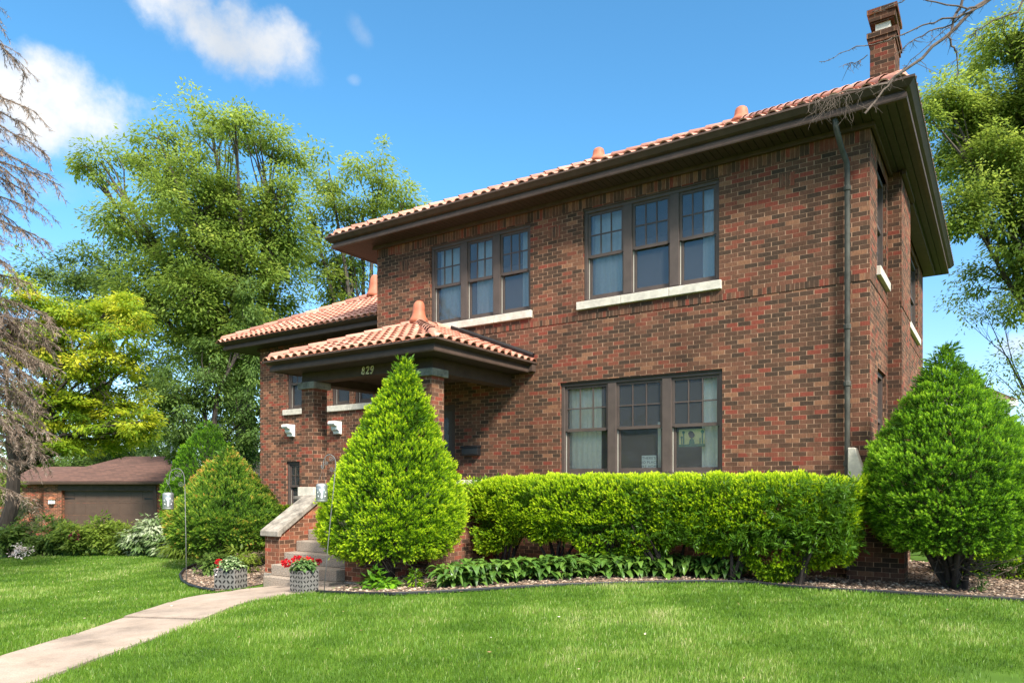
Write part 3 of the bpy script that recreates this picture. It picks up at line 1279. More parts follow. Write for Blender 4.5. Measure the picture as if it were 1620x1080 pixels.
# main roof
x0, x1, y0, y1, zE = -10.50, .545, -.555, 9.18, 6.635
rl, rr, ry, rz = Vector((-6.45, 4.25, 9.02)), Vector((-3.05, 4.25, 9.02)), 4.25, 9.02
c00, c10, c11, c01 = Vector((x0, y0, zE)), Vector((x1, y0, zE)), Vector((x1, y1, zE)), Vector((x0, y1, zE))
mb = MB()
deck(mb, [c00, c10, rr, rl])
deck(mb, [c10, c11, rr])
deck(mb, [c11, c01, rl, rr])
deck(mb, [c01, c00, rl])
roof = mb.build('roof', M_TRIM, house)


def slope(mb, A, B, T0, T1, **kw):
    """Tiles on the slope with eave A-B and upper corners T0 (over A) and T1 (over B); T0 == T1 for a triangle."""
    a = (B - A)
    W = a.length
    a.normalize()
    b = (T0 - A) - a * (T0 - A).dot(a)
    L = b.length
    b.normalize()
    n = a.cross(b)
    if n.z < 0:
        n = -n
    al, ar = (T0 - A).dot(a), (B - T1).dot(a)
    tile_slope(mb, A, a, b, n, W, L, L / al if al > .02 else 0, L / ar if ar > .02 else 0, **kw)


mb = MB()
slope(mb, c00, c10, rl, rr)
slope(mb, c10, c11, rr, rr, seg=6)
mb.build('roof_tiles', M_TILE, roof, smooth=False)
mb = MB()
ridge_tiles(mb, c00 + Vector((.12, .12, .10)), rl + Vector((0, 0, .06)))
ridge_tiles(mb, c10 + Vector((-.12, .12, .10)), rr + Vector((0, 0, .06)))
ridge_tiles(mb, c01 + Vector((.12, -.12, .10)), rl + Vector((0, 0, .06)))
ridge_tiles(mb, c11 + Vector((-.12, -.12, .10)), rr + Vector((0, 0, .06)))
ridge_tiles(mb, rl + Vector((0, 0, .06)), rr + Vector((0, 0, .06)), start_cap=False)
mb.build('ridge_tiles', M_TILE, roof, smooth=True)
finial(roof, rl + Vector((0, 0, .10)), .26, .17)
finial(roof, rr + Vector((0, 0, .10)), .26, .17)


# windows
def window(parent, x0, x1, z0, z1, mull, Y=0.0, cols=3, rows=2, split=.475, g=M_GLASS, sill=True, jamb=True):
    """A row of double-hung units in one brick opening; mull: centres of the broad posts between the units."""
    y = Y + .045
    m = .080
    mb = MB()
    ft, fs = .075, .065
    mb.box(x0, x1, y, y + .11, z1 - ft, z1)
    mb.box(x0, x1, y, y + .11, z0, z0 + .045)
    mb.box(x0, x0 + fs, y, y + .11, z0 + .045, z1 - ft)
    mb.box(x1 - fs, x1, y, y + .11, z0 + .045, z1 - ft)
    for c in mull:
        mb.box(c - m, c + m, y - .004, y + .11, z0 + .045, z1 - ft)
    mb.box(x0 - .012, x1 + .012, y - .03, y + .02, z1 - .02, z1 - .002)      # thin head moulding
    fr = mb.build('window', M_FRAME, parent, bevel=.006)
    edges = [x0 + fs] + [v for c in mull for v in (c - m, c + m)] + [x1 - fs]
    zm = z0 + (z1 - z0) * split
    for k in range(0, len(edges), 2):
        a, b = edges[k], edges[k + 1]
        st = .045
        up, lo = MB(), MB()
        yu, yl = y + .028, y + .066
        zt = z1 - ft
        up.box(a, a + st, yu, yu + .034, zm, zt)
        up.box(b - st, b, yu, yu + .034, zm, zt)
        up.box(a + st, b - st, yu, yu + .034, zt - .045, zt)
        up.box(a + st, b - st, yu - .004, yu + .034, zm - .012, zm + .042)
        gw, gh = (b - a - 2 * st), (zt - .045 - zm - .042)
        for i in range(1, cols):
            xx = a + st + gw * i / cols
            up.box(xx - .010, xx + .010, yu + .004, yu + .026, zm + .042, zt - .045)
        for j in range(1, rows):
            zz = zm + .042 + gh * j / rows
            for i in range(cols):
                xa, xb = a + st + gw * i / cols + (.0101 if i else 0), a + st + gw * (i + 1) / cols - (.0101 if i < cols - 1 else 0)
                up.box(xa, xb, yu + .004, yu + .026, zz - .010, zz + .010)
        lo.box(a + .012, a + .012 + st, yl, yl + .034, z0 + .045, zm - .012)
        lo.box(b - st, b, yl, yl + .034, z0 + .045, zm - .012)
        lo.box(a + .012 + st, b - st, yl, yl + .034, z0 + .045, z0 + .12)
        lo.box((a + b) / 2 - .03, (a + b) / 2 + .03, yl - .012, yl, z0 + .055, z0 + .068)
        up.build('sash', M_FRAME, fr)
        lo.build('sash', M_FRAME, fr)
        if jamb:
            jm = MB()
            jm.box(a, a + .0115, yu + .036, yl + .034, z0 + .045, zm - .012)
            jm.build('jamb_liner', M_CREAM, fr)
        p = MB()
        p.quad((a + st, yu + .016, zm + .03), (b - st, yu + .016, zm + .03), (b - st, yu + .016, zt - .04), (a + st, yu + .016, zt - .04))
        p.quad((a + st, yl + .016, z0 + .11), (b - st, yl + .016, z0 + .11), (b - st, yl + .016, zm), (a + st, yl + .016, zm))
        p.build('pane', g, fr)
    if sill:
        s_ = MB()
        n = max(1, len(mull) + 1)
        xa, xb = x0 - .105, x1 + .045
        for i in range(n):
            u0, u1 = xa + (xb - xa) * i / n, xa + (xb - xa) * (i + 1) / n
            s_.box(u0 + (.003 if i else 0), u1 - (.003 if i < n - 1 else 0), Y - .065, Y + .15, z0 - .142, z0 - .002)
        s_.build('sill', M_STONE, fr, bevel=.008)
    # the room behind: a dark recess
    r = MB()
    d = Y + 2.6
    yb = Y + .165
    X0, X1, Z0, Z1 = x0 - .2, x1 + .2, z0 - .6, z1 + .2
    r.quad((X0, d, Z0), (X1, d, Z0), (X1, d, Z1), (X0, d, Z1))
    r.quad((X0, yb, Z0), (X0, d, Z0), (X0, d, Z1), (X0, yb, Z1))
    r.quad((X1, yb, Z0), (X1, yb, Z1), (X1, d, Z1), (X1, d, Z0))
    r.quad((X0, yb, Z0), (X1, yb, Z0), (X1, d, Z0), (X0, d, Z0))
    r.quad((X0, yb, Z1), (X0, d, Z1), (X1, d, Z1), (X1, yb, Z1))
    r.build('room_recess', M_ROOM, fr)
    return fr


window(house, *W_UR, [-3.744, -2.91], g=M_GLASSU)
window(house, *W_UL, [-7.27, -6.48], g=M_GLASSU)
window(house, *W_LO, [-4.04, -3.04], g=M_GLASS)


def side_window(parent, y0, y1, z0, z1, mull=(), X=0.0):
    x = X - .05
    mb = MB()
    mb.box(x - .1, x, y0, y1, z1 - .08, z1)
    mb.box(x - .1, x, y0, y1, z0, z0 + .05)
    mb.box(x - .1, x, y0, y0 + .07, z0 + .05, z1 - .08)
    mb.box(x - .1, x, y1 - .07, y1, z0 + .05, z1 - .08)
    for c in mull:
        mb.box(x - .1, x + .003, c - .08, c + .08, z0 + .05, z1 - .08)
    zm = (z0 + z1) / 2
    fr = mb.build('window', M_FRAME, parent)
    e = [y0 + .07] + [v for c in mull for v in (c - .08, c + .08)] + [y1 - .07]
    p, s_ = MB(), MB()
    for k in range(0, len(e), 2):
        p.quad((x - .06, e[k], z0 + .05), (x - .06, e[k + 1], z0 + .05), (x - .06, e[k + 1], z1 - .08), (x - .06, e[k], z1 - .08))
        s_.box(x - .055, x - .02, e[k], e[k + 1], zm - .03, zm + .03)
        s_.box(x - .055, x - .03, (e[k] + e[k + 1]) / 2 - .01, (e[k] + e[k + 1]) / 2 + .01, zm + .031, z1 - .081)
    p.build('pane', M_GLASS, fr)
    s_.build('sash', M_FRAME, fr)
    b = MB()
    b.box(X - .1, X + .06, y0 - .06, y1 + .06, z0 - .14, z0 - .002)
    b.build('sill', M_STONE, fr, bevel=.008)


side_window(house, *W_SU)
side_window(house, *W_SL)
side_window(house, *W_SB, mull=(6.0,))

# front door under the porch
mb = MB()
a, b, c, d = DOOR
mb.box(a, b, .03, .13, d - .10, d)
mb.box(a, a + .09, .03, .13, c, d - .10)
mb.box(b - .09, b, .03, .13, c, d - .10)
fr = mb.build('door_frame', M_TRIM, house)
mb = MB()
mb.box(a + .09, b - .09, .08, .12, c, c + .25)
mb.box(a + .09, b - .09, .08, .12, d - .25, d - .10)
mb.box(a + .09, a + .22, .08, .12, c + .25, d - .25)
mb.box(b - .22, b - .09, .08, .12, c + .25, d - .25)
mb.box(a + .22, b - .22, .09, .11, c + .95, c + 1.02)
dr = mb.build('door', M_FRAME, fr)
mb = MB()
mb.quad((a + .22, .10, c + .25), (b - .22, .10, c + .25), (b - .22, .10, d - .25), (a + .22, .10, d - .25))
mb.build('door_pane', M_GLASS, fr)
mb = MB()
mb.quad((a, .3, c), (b, .3, c), (b, .3, d), (a, .3, d))
mb.build('hall_wall', M_ROOM, fr)

# downpipe at the right corner
mb = MB()
mb.tube([(-.38, -.44, 6.44), (-.37, -.40, 6.30), (-.33, -.22, 6.08), (-.285, -.09, 5.92), (-.28, -.075, 5.80), (-.28, -.075, 1.2), (-.28, -.075, .55), (-.28, -.10, .30), (-.26, -.25, .16)], .038, 10)
pipe = mb.build('downpipe', M_PIPE, house, smooth=True)
for z in (5.52, 3.55, 2.74, 1.6):
    mb = MB()
    mb.lathe((-.28, -.075, z), [(.047, 0), (.051, .01), (.051, .06), (.047, .07)], 10)
    mb.build('pipe_band', M_PIPE, pipe)

# ---- the lower wing on the left
mb = MB()
WW = [(-13.80, -13.20, 3.26, 4.55), (-12.13, -11.50, 3.26, 4.55), (-11.34, -10.71, 3.26, 4.55), (-13.83, -13.31, .62, 1.92)]
wall_front(mb, WING_Y, WING_L, WL - .001, -.9, WSOF, WW)
mb.quad((WING_L, 6.7, -.9), (WING_L, WING_Y, -.9), (WING_L, WING_Y, WSOF), (WING_L, 6.7, WSOF))
mb.quad((WL, 6.7, -.9), (WING_L, 6.7, -.9), (WING_L, 6.7, WSOF), (WL, 6.7, WSOF))
wing = mb.build('wing_wall', M_BRICKW, house)
mb = MB()
mb.box(WING_L - .003, WL - .002, WING_Y - .004, WING_Y + .05, 4.70, 4.90)
mb.box(WING_L - .05, WL - .002, WING_Y - .06, WING_Y - .005, 4.86, 4.925)
mb.build('wing_frieze', M_SOLD, house)
for w in WW[:3]:
    window(house, *w, [], Y=WING_Y, cols=2, rows=2, split=.5)
window(house, *WW[3], [], Y=WING_Y, cols=2, rows=2, split=.5, sill=False)
for x in (-13.58, -11.86):
    mb = MB()
    mb.prism_x([(.99, 2.86), (.74, 2.86), (.73, 2.80), (.76, 2.76), (.83, 2.74), (.85, 2.66), (.90, 2.62), (.92, 2.56), (.99, 2.55)], x - .11, x + .11)
    mb.build('wall_bracket', M_WHITE, house, bevel=.006)
eaves(house, -15.75, WL - .012, .53, 6.9, WSOF, tall=.20)
WE = dict(x0=-15.89, y0=.39, z=5.11)
A, B = Vector((WE['x0'], WE['y0'], WE['z'])), Vector((WL - .015, WE['y0'], WE['z']))
T0, T1 = A + Vector((2.9, 2.9, 1.42)), Vector((WL - .015, WE['y0'] + 2.9, WE['z'] + 1.42))
C01 = A + Vector((0, 5.8, 0))
mb = MB()
deck(mb, [A, B, T1, T0])
deck(mb, [C01, A, T0])
deck(mb, [B + Vector((0, 5.8, 0)), C01, T0, T1])
wroof = mb.build('wing_roof', M_TRIM, house)
mb = MB()
slope(mb, A, B, T0, T1, course=.30)
slope(mb, C01, A, T0, T0, seg=5)
mb.build('roof_tiles', M_TILE, wroof)
mb = MB()
ridge_tiles(mb, A + Vector((.10, .10, .10)), T0 + Vector((0, 0, .06)))
ridge_tiles(mb, C01 + Vector((.10, -.10, .10)), T0 + Vector((0, 0, .06)))
ridge_tiles(mb, T0 + Vector((0, 0, .06)), T1 + Vector((0, 0, .06)), start_cap=False)
mb.build('ridge_tiles', M_TILE, wroof, smooth=True)
finial(wroof, T0 + Vector((0.05, 0, .10)), .52, .17)
# small wall beside the wing, with a stone coping
mb = MB()
mb.box(-15.25, -14.905, .6, .95, -.9, .95)
wb = mb.build('garden_pier', M_BRICKW, house)
mb = MB()
mb.box(-15.33, -14.86, .52, .985, .953, 1.10)
mb.build('coping', M_STONE, wb, bevel=.01)

# ---- the porch
PX0, PX1, PY = -9.27, -6.10, -2.31
mb = MB()
mb.box(PX0, PX1, -2.40, -.002, -.8, 1.06)
mb.build('porch_base', M_BRICKW, house)
mb = MB()
mb.box(PX0 - .05, PX1 + .05, -2.46, -.003, 1.063, 1.12)
mb.build('porch_floor', M_OLDSTONE, house, bevel=.008)
for xa in (-9.26, -6.44):
    mb = MB()
    mb.box(xa, xa + .34, PY, PY + .31, 1.12, 3.10)
    cl = mb.build('porch_column', M_BRICKW, house)
    mb = MB()
    mb.box(xa - .055, xa + .395, PY - .055, PY + .365, 3.10, 3.225)
    mb.build('capital', M_OLDSTONE, cl, bevel=.008)
    mb = MB()
    mb.box(xa - .05, xa + .39, PY - .05, PY + .36, 1.123, 1.29)
    mb.build('base_block', M_STONE, cl, bevel=.008)
# low porch side wall towards the right
mb = MB()
mb.box(-6.40, -6.12, PY + .315, -.005, 1.123, 1.34)
pw = mb.build('porch_wall', M_BRICK, house)
mb = MB()
mb.box(-6.44, -6.08, PY + .365, -.006, 1.343, 1.42)
mb.build('coping', M_STONE, pw, bevel=.008)
# beams over the columns
mb = MB()
mb.box(PX0, PX1, -2.29, -2.02, 3.226, 3.43)
mb.box(PX0, PX0 + .28, -2.018, -.003, 3.20, 3.43)
mb.box(PX1 - .28, PX1, -2.018, -.003, 3.17, 3.43)
mb.box(PX0 + .282, PX1 - .282, -2.018, -.004, 3.36, 3.40)
mb.build('porch_beam', M_TRIM, house, bevel=.006)
PE = dict(x0=-9.52, x1=-5.68, y0=-2.75, y1=-.135)
eaves(house, **PE, z=3.40, tall=.18)
mb = MB()
mb.prism_z([(-9.64, -.13), (-5.56, -.13), (-5.56, -.002), (-9.64, -.002)], 3.41, 3.545)
mb.build('gutter_end', M_TRIM, house)
pz = 3.565
p00, p10 = Vector((-9.635, -2.865, pz)), Vector((-5.565, -2.865, pz))
PA = Vector((-7.60, -.90, pz + .80))
PB = Vector((-7.60, -.004, pz + .80))
q0, q1 = Vector((-9.635, -.004, pz)), Vector((-5.565, -.004, pz))
mb = MB()
deck(mb, [p00, p10, PA])
deck(mb, [p10, q1, PB, PA])
deck(mb, [q0, p00, PA, PB])
proof = mb.build('porch_roof', M_TRIM, house)
mb = MB()
slope(mb, p00, p10, PA, PA, pitch=.2, course=.27)
slope(mb, p10, q1, PA, PB, pitch=.2, course=.27)
slope(mb, q0, p00, PB, PA, pitch=.2, course=.27, seg=5)
mb.build('roof_tiles', M_TILE, proof)
mb = MB()
ridge_tiles(mb, p00 + Vector((.10, .10, .09)), PA + Vector((0, 0, .026)), r=.085)
ridge_tiles(mb, p10 + Vector((-.10, .10, .09)), PA + Vector((0, 0, .026)), r=.085)
ridge_tiles(mb, PA + Vector((0, 0, .026)), PB + Vector((0, -.03, .05)), r=.085, start_cap=False)
mb.build('ridge_tiles', M_TILE, proof, smooth=True)
finial(proof, PA + Vector((0, -.02, .09)), .34, .14)
mb = MB()
d = (q1 - PB).normalized()
mb.tube([PB + Vector((.05, -.03, .11)) + d * s_ for s_ in np.linspace(.05, 2.1, 14)], .05, 6)
mb.build('flashing', M_BLACK, proof)

# house number 829
NUM = {'8': [[(.5, .52), (.2, .66), (.2, .86), (.5, 1), (.8, .86), (.8, .66), (.5, .52), (.12, .36), (.12, .12), (.5, 0), (.88, .12), (.88, .36), (.5, .52)]],
       '2': [[(.14, .74), (.2, .92), (.5, 1), (.8, .9), (.82, .68), (.55, .36), (.12, .04), (.9, .02), (.93, .12)]],
       '9': [[(.85, .68), (.72, .5), (.45, .44), (.2, .56), (.16, .8), (.42, 1), (.7, .97), (.87, .75), (.8, .35), (.55, .06), (.25, 0), (.14, .12)]]}
mb = MB()
for k, chn in enumerate('829'):
    for st in NUM[chn]:
        pts = []
        for (u, v), (u2, v2) in zip(st, st[1:]):
            pts += [(u, v), ((u + u2) / 2, (v + v2) / 2)]
        pts.append(st[-1])
        X0 = -7.71 + k * .105
        path_ = [(X0 + .075 * u + .020 * v, -2.298, 3.255 + .125 * v) for u, v in pts]
        mb.tube(path_, [.008 + .0045 * abs(math.sin(i * .9)) for i in range(len(path_))], 6)
mb.build('house_number', M_BRASS, house, smooth=True)

# steps between two sloping brick cheek walls
gs = -.33
mb = MB()
rise, tread = .178, .255
nst = 8
for i in range(nst):
    yf = -3.62 + (i - 1) * tread if i else -3.78
    mb.box(-8.44 if i else -8.44, -6.89, yf, -2.405, gs + rise * i + (.0 if i == 0 else .001), gs + rise * (i + 1))
mb.build('steps', M_AGG, house, bevel=.012)
for xa, xb in ((-8.82, -8.445), (-6.885, -6.55)):
    mb = MB()
    mb.prism_x([(-3.45, -.15), (-3.45, .50), (-2.62, 1.02), (-2.41, 1.02), (-2.41, -.15)], xa, xb)
    ck = mb.build('cheek_wall', M_BRICKR, house)
    mb = MB()
    mb.prism_x([(-3.52, .47), (-3.52, .56), (-3.48, .59), (-2.60, 1.145), (-2.412, 1.145), (-2.412, 1.023), (-2.64, 1.023), (-3.44, .503), (-3.44, .47)], xa - .045, xb + .045)
    mb.build('coping', M_OLDSTONE, ck, bevel=.012)
    mb = MB()
    mb.box(xa - .015, (xa + xb) / 2 - .006, -3.47, -2.42, -.5, -.153)
    mb.box((xa + xb) / 2 + .006, xb + .004, -3.47, -2.42, -.5, -.153)
    mb.build('footing', M_OLDSTONE, ck, bevel=.01)

# black letter box on the porch wall
lb = empty('letter_box', (-7.01, -.06, 1.98), 'small black letter box hung on the brick porch wall', 'mailbox')
mb = MB()
mb.prism_x([(-.001, 1.90), (-.11, 1.90), (-.12, 1.93), (-.12, 2.05), (-.001, 2.05)], -7.20, -6.82)
mb.build('body', M_BLACK, lb, bevel=.008)
mb = MB()
mb.prism_x([(-.001, 2.053), (-.135, 2.053), (-.135, 2.065), (-.10, 2.085), (-.001, 2.10)], -7.215, -6.805)
mb.build('lid', M_BLACK, lb, bevel=.005)


# curtains, sign and picture behind the glass
def curtain(x0, x1, z0, z1, y, mat, label, tie=0.0, group=None):
    mb = MB()
    n = max(12, int((x1 - x0) / .022))
    nz = 10
    vs, fs = [], []
    for j in range(nz + 1):
        f = j / nz
        pull = tie * math.sin(PI * min(1, f * 1.15)) * (1 - f * .2)
        for i in range(n + 1):
            u = i / n
            x = x0 + (x1 - x0) * u * (1 - pull)
            vs.append((x, y + .022 * math.sin(u * (x1 - x0) * 62 + .8 * math.sin(u * 9)) + .008 * math.sin(u * 31 + f * 2), z0 + (z1 - z0) * f))
    for j in range(nz):
        for i in range(n):
            a = j * (n + 1) + i
            fs.append((a, a + 1, a + n + 2, a + n + 1))
    mb.add(vs, fs)
    o = mb.build('curtain', mat, smooth=True)
    tag(o, label, 'curtain', group)


UY = .26
curtain(-8.03, -7.36, 4.55, 6.15, UY, M_BLIND, 'pale curtain filling the first pane of the upper window above the porch roof')
curtain(-7.10, -6.55, 4.55, 6.15, UY, M_BLIND, 'pale curtain on the right of the middle pane in the upper window above the porch')
curtain(-6.02, -5.74, 4.55, 6.15, UY, M_BLIND, 'narrow pale curtain at the right end of the upper window above the porch')
curtain(-4.53, -3.82, 4.55, 6.15, UY, M_BLIND, 'pale curtain filling the first pane of the upper window above the large ground floor window')
curtain(-2.50, -2.19, 4.55, 6.15, UY, M_BLIND, 'narrow pale curtain at the right end of the upper window near the downpipe')
curtain(-5.00, -4.35, 1.45, 3.15, UY, M_CURT, 'cream curtain gathered at the left end of the ground floor window')
curtain(-2.52, -2.14, 1.45, 3.15, UY, M_CURT, 'cream curtain behind the green and yellow picture in the ground floor window')
curtain(-3.30, -3.10, 1.45, 2.4, UY + .03, M_CURT, 'tied back sheer curtain beside the lettered sign in the ground floor window')

sg = empty('window_sign', (-3.40, .16, 1.64), "small white sign reading THERE'S NO PLACE LIKE HOME standing in the ground floor window", 'sign')
mb = MB()
mb.box(-3.53, -3.27, .152, .166, 1.60, 1.83)
mb.build('board', M_WHITE, sg)


def text_mesh(name, lines, x, y, z, size, mat, parent, gap=1.25, width=None):
    mbt = MB()
    cu = bpy.data.curves.new(name, 'FONT')
    cu.size = size
    cu.align_x = 'CENTER'
    cu.space_line = gap
    cu.space_character = 1.12
    cu.body = '\n'.join(lines)
    o = bpy.data.objects.new('tmp_text', cu)
    COL.objects.link(o)
    dg = bpy.context.evaluated_depsgraph_get()
    me = bpy.data.meshes.new_from_object(o.evaluated_get(dg))
    bpy.data.objects.remove(o)
    off = world_loc(parent)
    for v in me.vertices:
        v.co = Vector((x + v.co.x, y, z + v.co.y)) - off
    me.materials.clear()
    me.materials.append(mat)
    ob = bpy.data.objects.new(name, me)
    COL.objects.link(ob)
    ob.parent = parent
    return ob


text_mesh('lettering', ["THERE'S", 'NO PLACE', 'LIKE HOME'], -3.40, .1505, 1.765, .062, M_BLACK, sg, 1.15)

pic = empty('window_picture', (-2.66, .16, 2.2), 'green and yellow picture of a dark haired figure stuck to the ground floor window glass', 'picture')
mb = MB()
mb.box(-2.87, -2.43, .150, .156, 1.955, 2.245)
mb.build('sheet', plain('picture_yellow', (.62, .55, .22), .7, .2, 9, 0), pic)
mb = MB()
for (a, b, c, d) in ((-2.87, -2.43, 1.955, 2.000), (-2.80, -2.775, 2.001, 2.185), (-2.485, -2.46, 2.001, 2.185), (-2.83, -2.81, 2.001, 2.105), (-2.52, -2.50, 2.001, 2.095)):
    mb.box(a, b, .1475, .1492, c, d)
for (px, pz_, r) in ((-2.79, 2.195, .025), (-2.47, 2.195, .03), (-2.82, 2.115, .02)):
    mb.lathe((px, .1465, pz_), [(r, 0), (r, .001)], 12, axis=(0, 1, 0))
mb.prism_y([(-2.70, 2.001), (-2.60, 2.001), (-2.615, 2.075), (-2.65, 2.10), (-2.685, 2.075)], .1472, .1492)
mb.build('green_shapes', plain('picture_green', (.05, .16, .09), .7, .3, 9, 0), pic)
mb = MB()
mb.lathe((-2.65, .1462, 2.145), [(.05, 0), (.05, .001)], 18, axis=(0, 1, 0))
mb.lathe((-2.665, .1466, 2.17), [(.045, 0), (.045, .0008)], 18, axis=(0, 1, 0))
mb.build('dark_head', plain('picture_brown', (.035, .025, .02), .7, .3, 9, 0), pic)
#PART2
# ------------------------------------------------------------------ clipped yews
M_YEW = leafy('yew_needles', [(0, (.034, .085, .008)), (.28, (.085, .195, .010)), (.52, (.23, .40, .010)), (.78, (.44, .60, .014)), (1, (.62, .72, .04))], trans=.42, rough=.45)
M_YEWD = leafy('dark_yew_needles', [(0, (.026, .072, .010)), (.32, (.070, .180, .012)), (.65, (.175, .37, .016)), (1, (.34, .54, .035))], trans=.40, rough=.45)
M_YEWR = leafy('bronzed_yew_needles', [(0, (.034, .080, .012)), (.3, (.085, .185, .018)), (.55, (.18, .31, .028)), (.74, (.31, .36, .04)), (.88, (.42, .30, .05)), (1, (.48, .24, .055))], trans=.2, rough=.45)


def sprigs(P, A, L, tip, nn=13):
    """Short shoots: points P, axes A, lengths L; tip = extra tint of the shoot's fresh end."""
    n = len(P)
    A = unit(A)
    s1 = unit(np.cross(A, rnd_dir(n)))
    s2 = np.cross(A, s1)
    Q, T = [], []
    for k in range(nn):
        f = k / (nn - 1)
        an = k * 2.4 + rng.uniform(0, .6, n)
        rad = s1 * np.cos(an)[:, None] + s2 * np.sin(an)[:, None]
        d = A * (.55 + .75 * f) + rad * (.85 - .55 * f)
        base = P + A * (L * f * .75)[:, None]
        nl = L * rng.uniform(.42, .62, n)
        Q.append(leaf_quads(base, d, rad * .4 + A + rnd_dir(n) * .3, nl, nl * .25))
        T.append(tip * (.35 + .65 * f) + rng.normal(0, .05, n))
    return np.concatenate(Q), np.concatenate(T)


def fbm(P, s, seed=0.0):
    return np.array([noise.fractal(Vector((p[0] * s + seed, p[1] * s - seed, p[2] * s + 2 * seed)), 1.0, 2.0, 3) for p in P])


def shell_sprigs(P, Nn, mat_tip, L=.07, deep=.16, droop=.0, amp=.08, gap=-.55, seed=0.0, tuft=1.0, freq=3.2):
    f = fbm(P, freq, seed)
    f2 = fbm(P * np.array([1, 1, 2.3]), 6.2, seed + 5)
    n = len(P)
    dpt = np.abs(rng.normal(0, .45, n)) * deep
    dpt[rng.random(n) < .5] *= .25
    Pp = P + Nn * (f * amp + f2 * amp * .95 * tuft - dpt)[:, None]
    keep = ((f + .35 * f2) > gap) & ((f2 > -.30) | (rng.random(n) < 1 - .65 * tuft))
    A = Nn * .75 + np.array([0, 0, .45 - droop]) + rnd_dir(n) * .42
    tip = mat_tip + .22 * f + .50 * f2 * (.4 + .6 * tuft) + rng.normal(0, .11, n)
    return Pp[keep], A[keep], (L * rng.uniform(.75, 1.35, n))[keep], tip[keep]


def stems(name, mat, parent, base, tips, r0=.05, wob=.10, n=6):
    mb = MB()
    for tp in tips:
        b, tp = Vector(base if not isinstance(base, list) else random.choice(base)), Vector(tp)
        pts, rr = [], []
        m = 6
        for i in range(m + 1):
            f = i / m
            p = b.lerp(tp, f)
            p += Vector((random.uniform(-1, 1), random.uniform(-1, 1), random.uniform(-.4, .4))) * wob * f * (1 - f) * 4 * .5
            p.z += .25 * (tp - b).length * f * (1 - f) * .3
            pts.append(p)
            rr.append(r0 * (1 - .85 * f))
        mb.tube(pts, rr, n)
    return mb.build(name, mat, parent, smooth=True)


def cone_yew(name, label, base, prof, n, mat, tipv, seed, skirt=.1, group=None, zfun=None, L=.060, lean=(0, 0), freq=3.2, gap=-.42, amp=.075):
    """prof: (height above base, radius), from bottom to top."""
    base = Vector(base)
    root = empty(name, base, label, 'shrub', group)
    zs = np.array([p[0] for p in prof])
    rs = np.array([p[1] for p in prof])
    zz = np.linspace(zs[0], zs[-1], 400)
    rr = np.interp(zz, zs, rs)
    ww = np.cumsum(np.maximum(rr, .06))
    ww /= ww[-1]
    z = np.interp(rng.random(n), ww, zz)
    r = np.interp(z, zs, rs)
    an = rng.uniform(0, 2 * PI, n)
    slope_ = -np.gradient(rr, zz)
    sl = np.interp(z, zz, slope_)
    Nn = unit(np.stack([np.cos(an), np.sin(an), np.clip(sl, -1.2, 2.5)], 1))
    P = np.stack([base.x + r * np.cos(an) + lean[0] * z, base.y + r * np.sin(an) + lean[1] * z, base.z + z], 1)
    P, A, Ls, tip = shell_sprigs(P, Nn, tipv, L=L, deep=.20, amp=amp, seed=seed, freq=freq, gap=gap)
    if zfun is not None:
        tip = tip + zfun(P - np.array(base))
    Q, T = sprigs(P, A, Ls, tip)
    # inner shoots
    m = n // 4
    z2 = np.interp(rng.random(m), ww, zz)
    r2 = np.interp(z2, zs, rs) * np.sqrt(rng.random(m)) * .85
    a2 = rng.uniform(0, 2 * PI, m)
    P2 = np.stack([base.x + r2 * np.cos(a2) + lean[0] * z2, base.y + r2 * np.sin(a2) + lean[1] * z2, base.z + z2], 1)
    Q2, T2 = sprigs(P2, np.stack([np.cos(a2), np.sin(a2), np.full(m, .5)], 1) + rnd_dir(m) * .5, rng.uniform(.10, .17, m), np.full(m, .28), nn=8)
    o = quads_mesh('foliage', np.concatenate([Q, Q2]), np.concatenate([T, T2]), mat, root)
    # stems
    tips = []
    for k in range(16):
        a_, zt = random.uniform(0, 2 * PI), random.uniform(zs[-1] * .3, zs[-1] * .85)
        rt = float(np.interp(zt, zs, rs)) * .8
        tips.append(base + Vector((math.cos(a_) * rt + lean[0] * zt, math.sin(a_) * rt + lean[1] * zt, zt)))
    bs = [base + Vector((random.uniform(-.10, .10), random.uniform(-.10, .10), -.05)) for _ in range(5)]
    stems('stems', M_BARKD, root, bs, tips, r0=.042)
    # dead twigs below the skirt
    mb = MB()
    for k in range(46):
        a_ = random.uniform(0, 2 * PI)
        r_ = random.uniform(.25, .85) * float(rs.max())
        z0 = random.uniform(.12, .35)
        p0 = base + Vector((0, 0, z0 + .05)) + Vector((math.cos(a_), math.sin(a_), 0)) * .08
        p1 = base + Vector((math.cos(a_) * r_ * .5, math.sin(a_) * r_ * .5, z0 + random.uniform(.0, .15)))
        p2 = base + Vector((math.cos(a_ + .3) * r_, math.sin(a_ + .3) * r_, z0 + random.uniform(-.12, .3)))
        mb.tube([p0, p1, p2], [.012, .007, .002], 4, cap=False)
    mb.build('dead_twigs', M_DEADR, root)
    return root


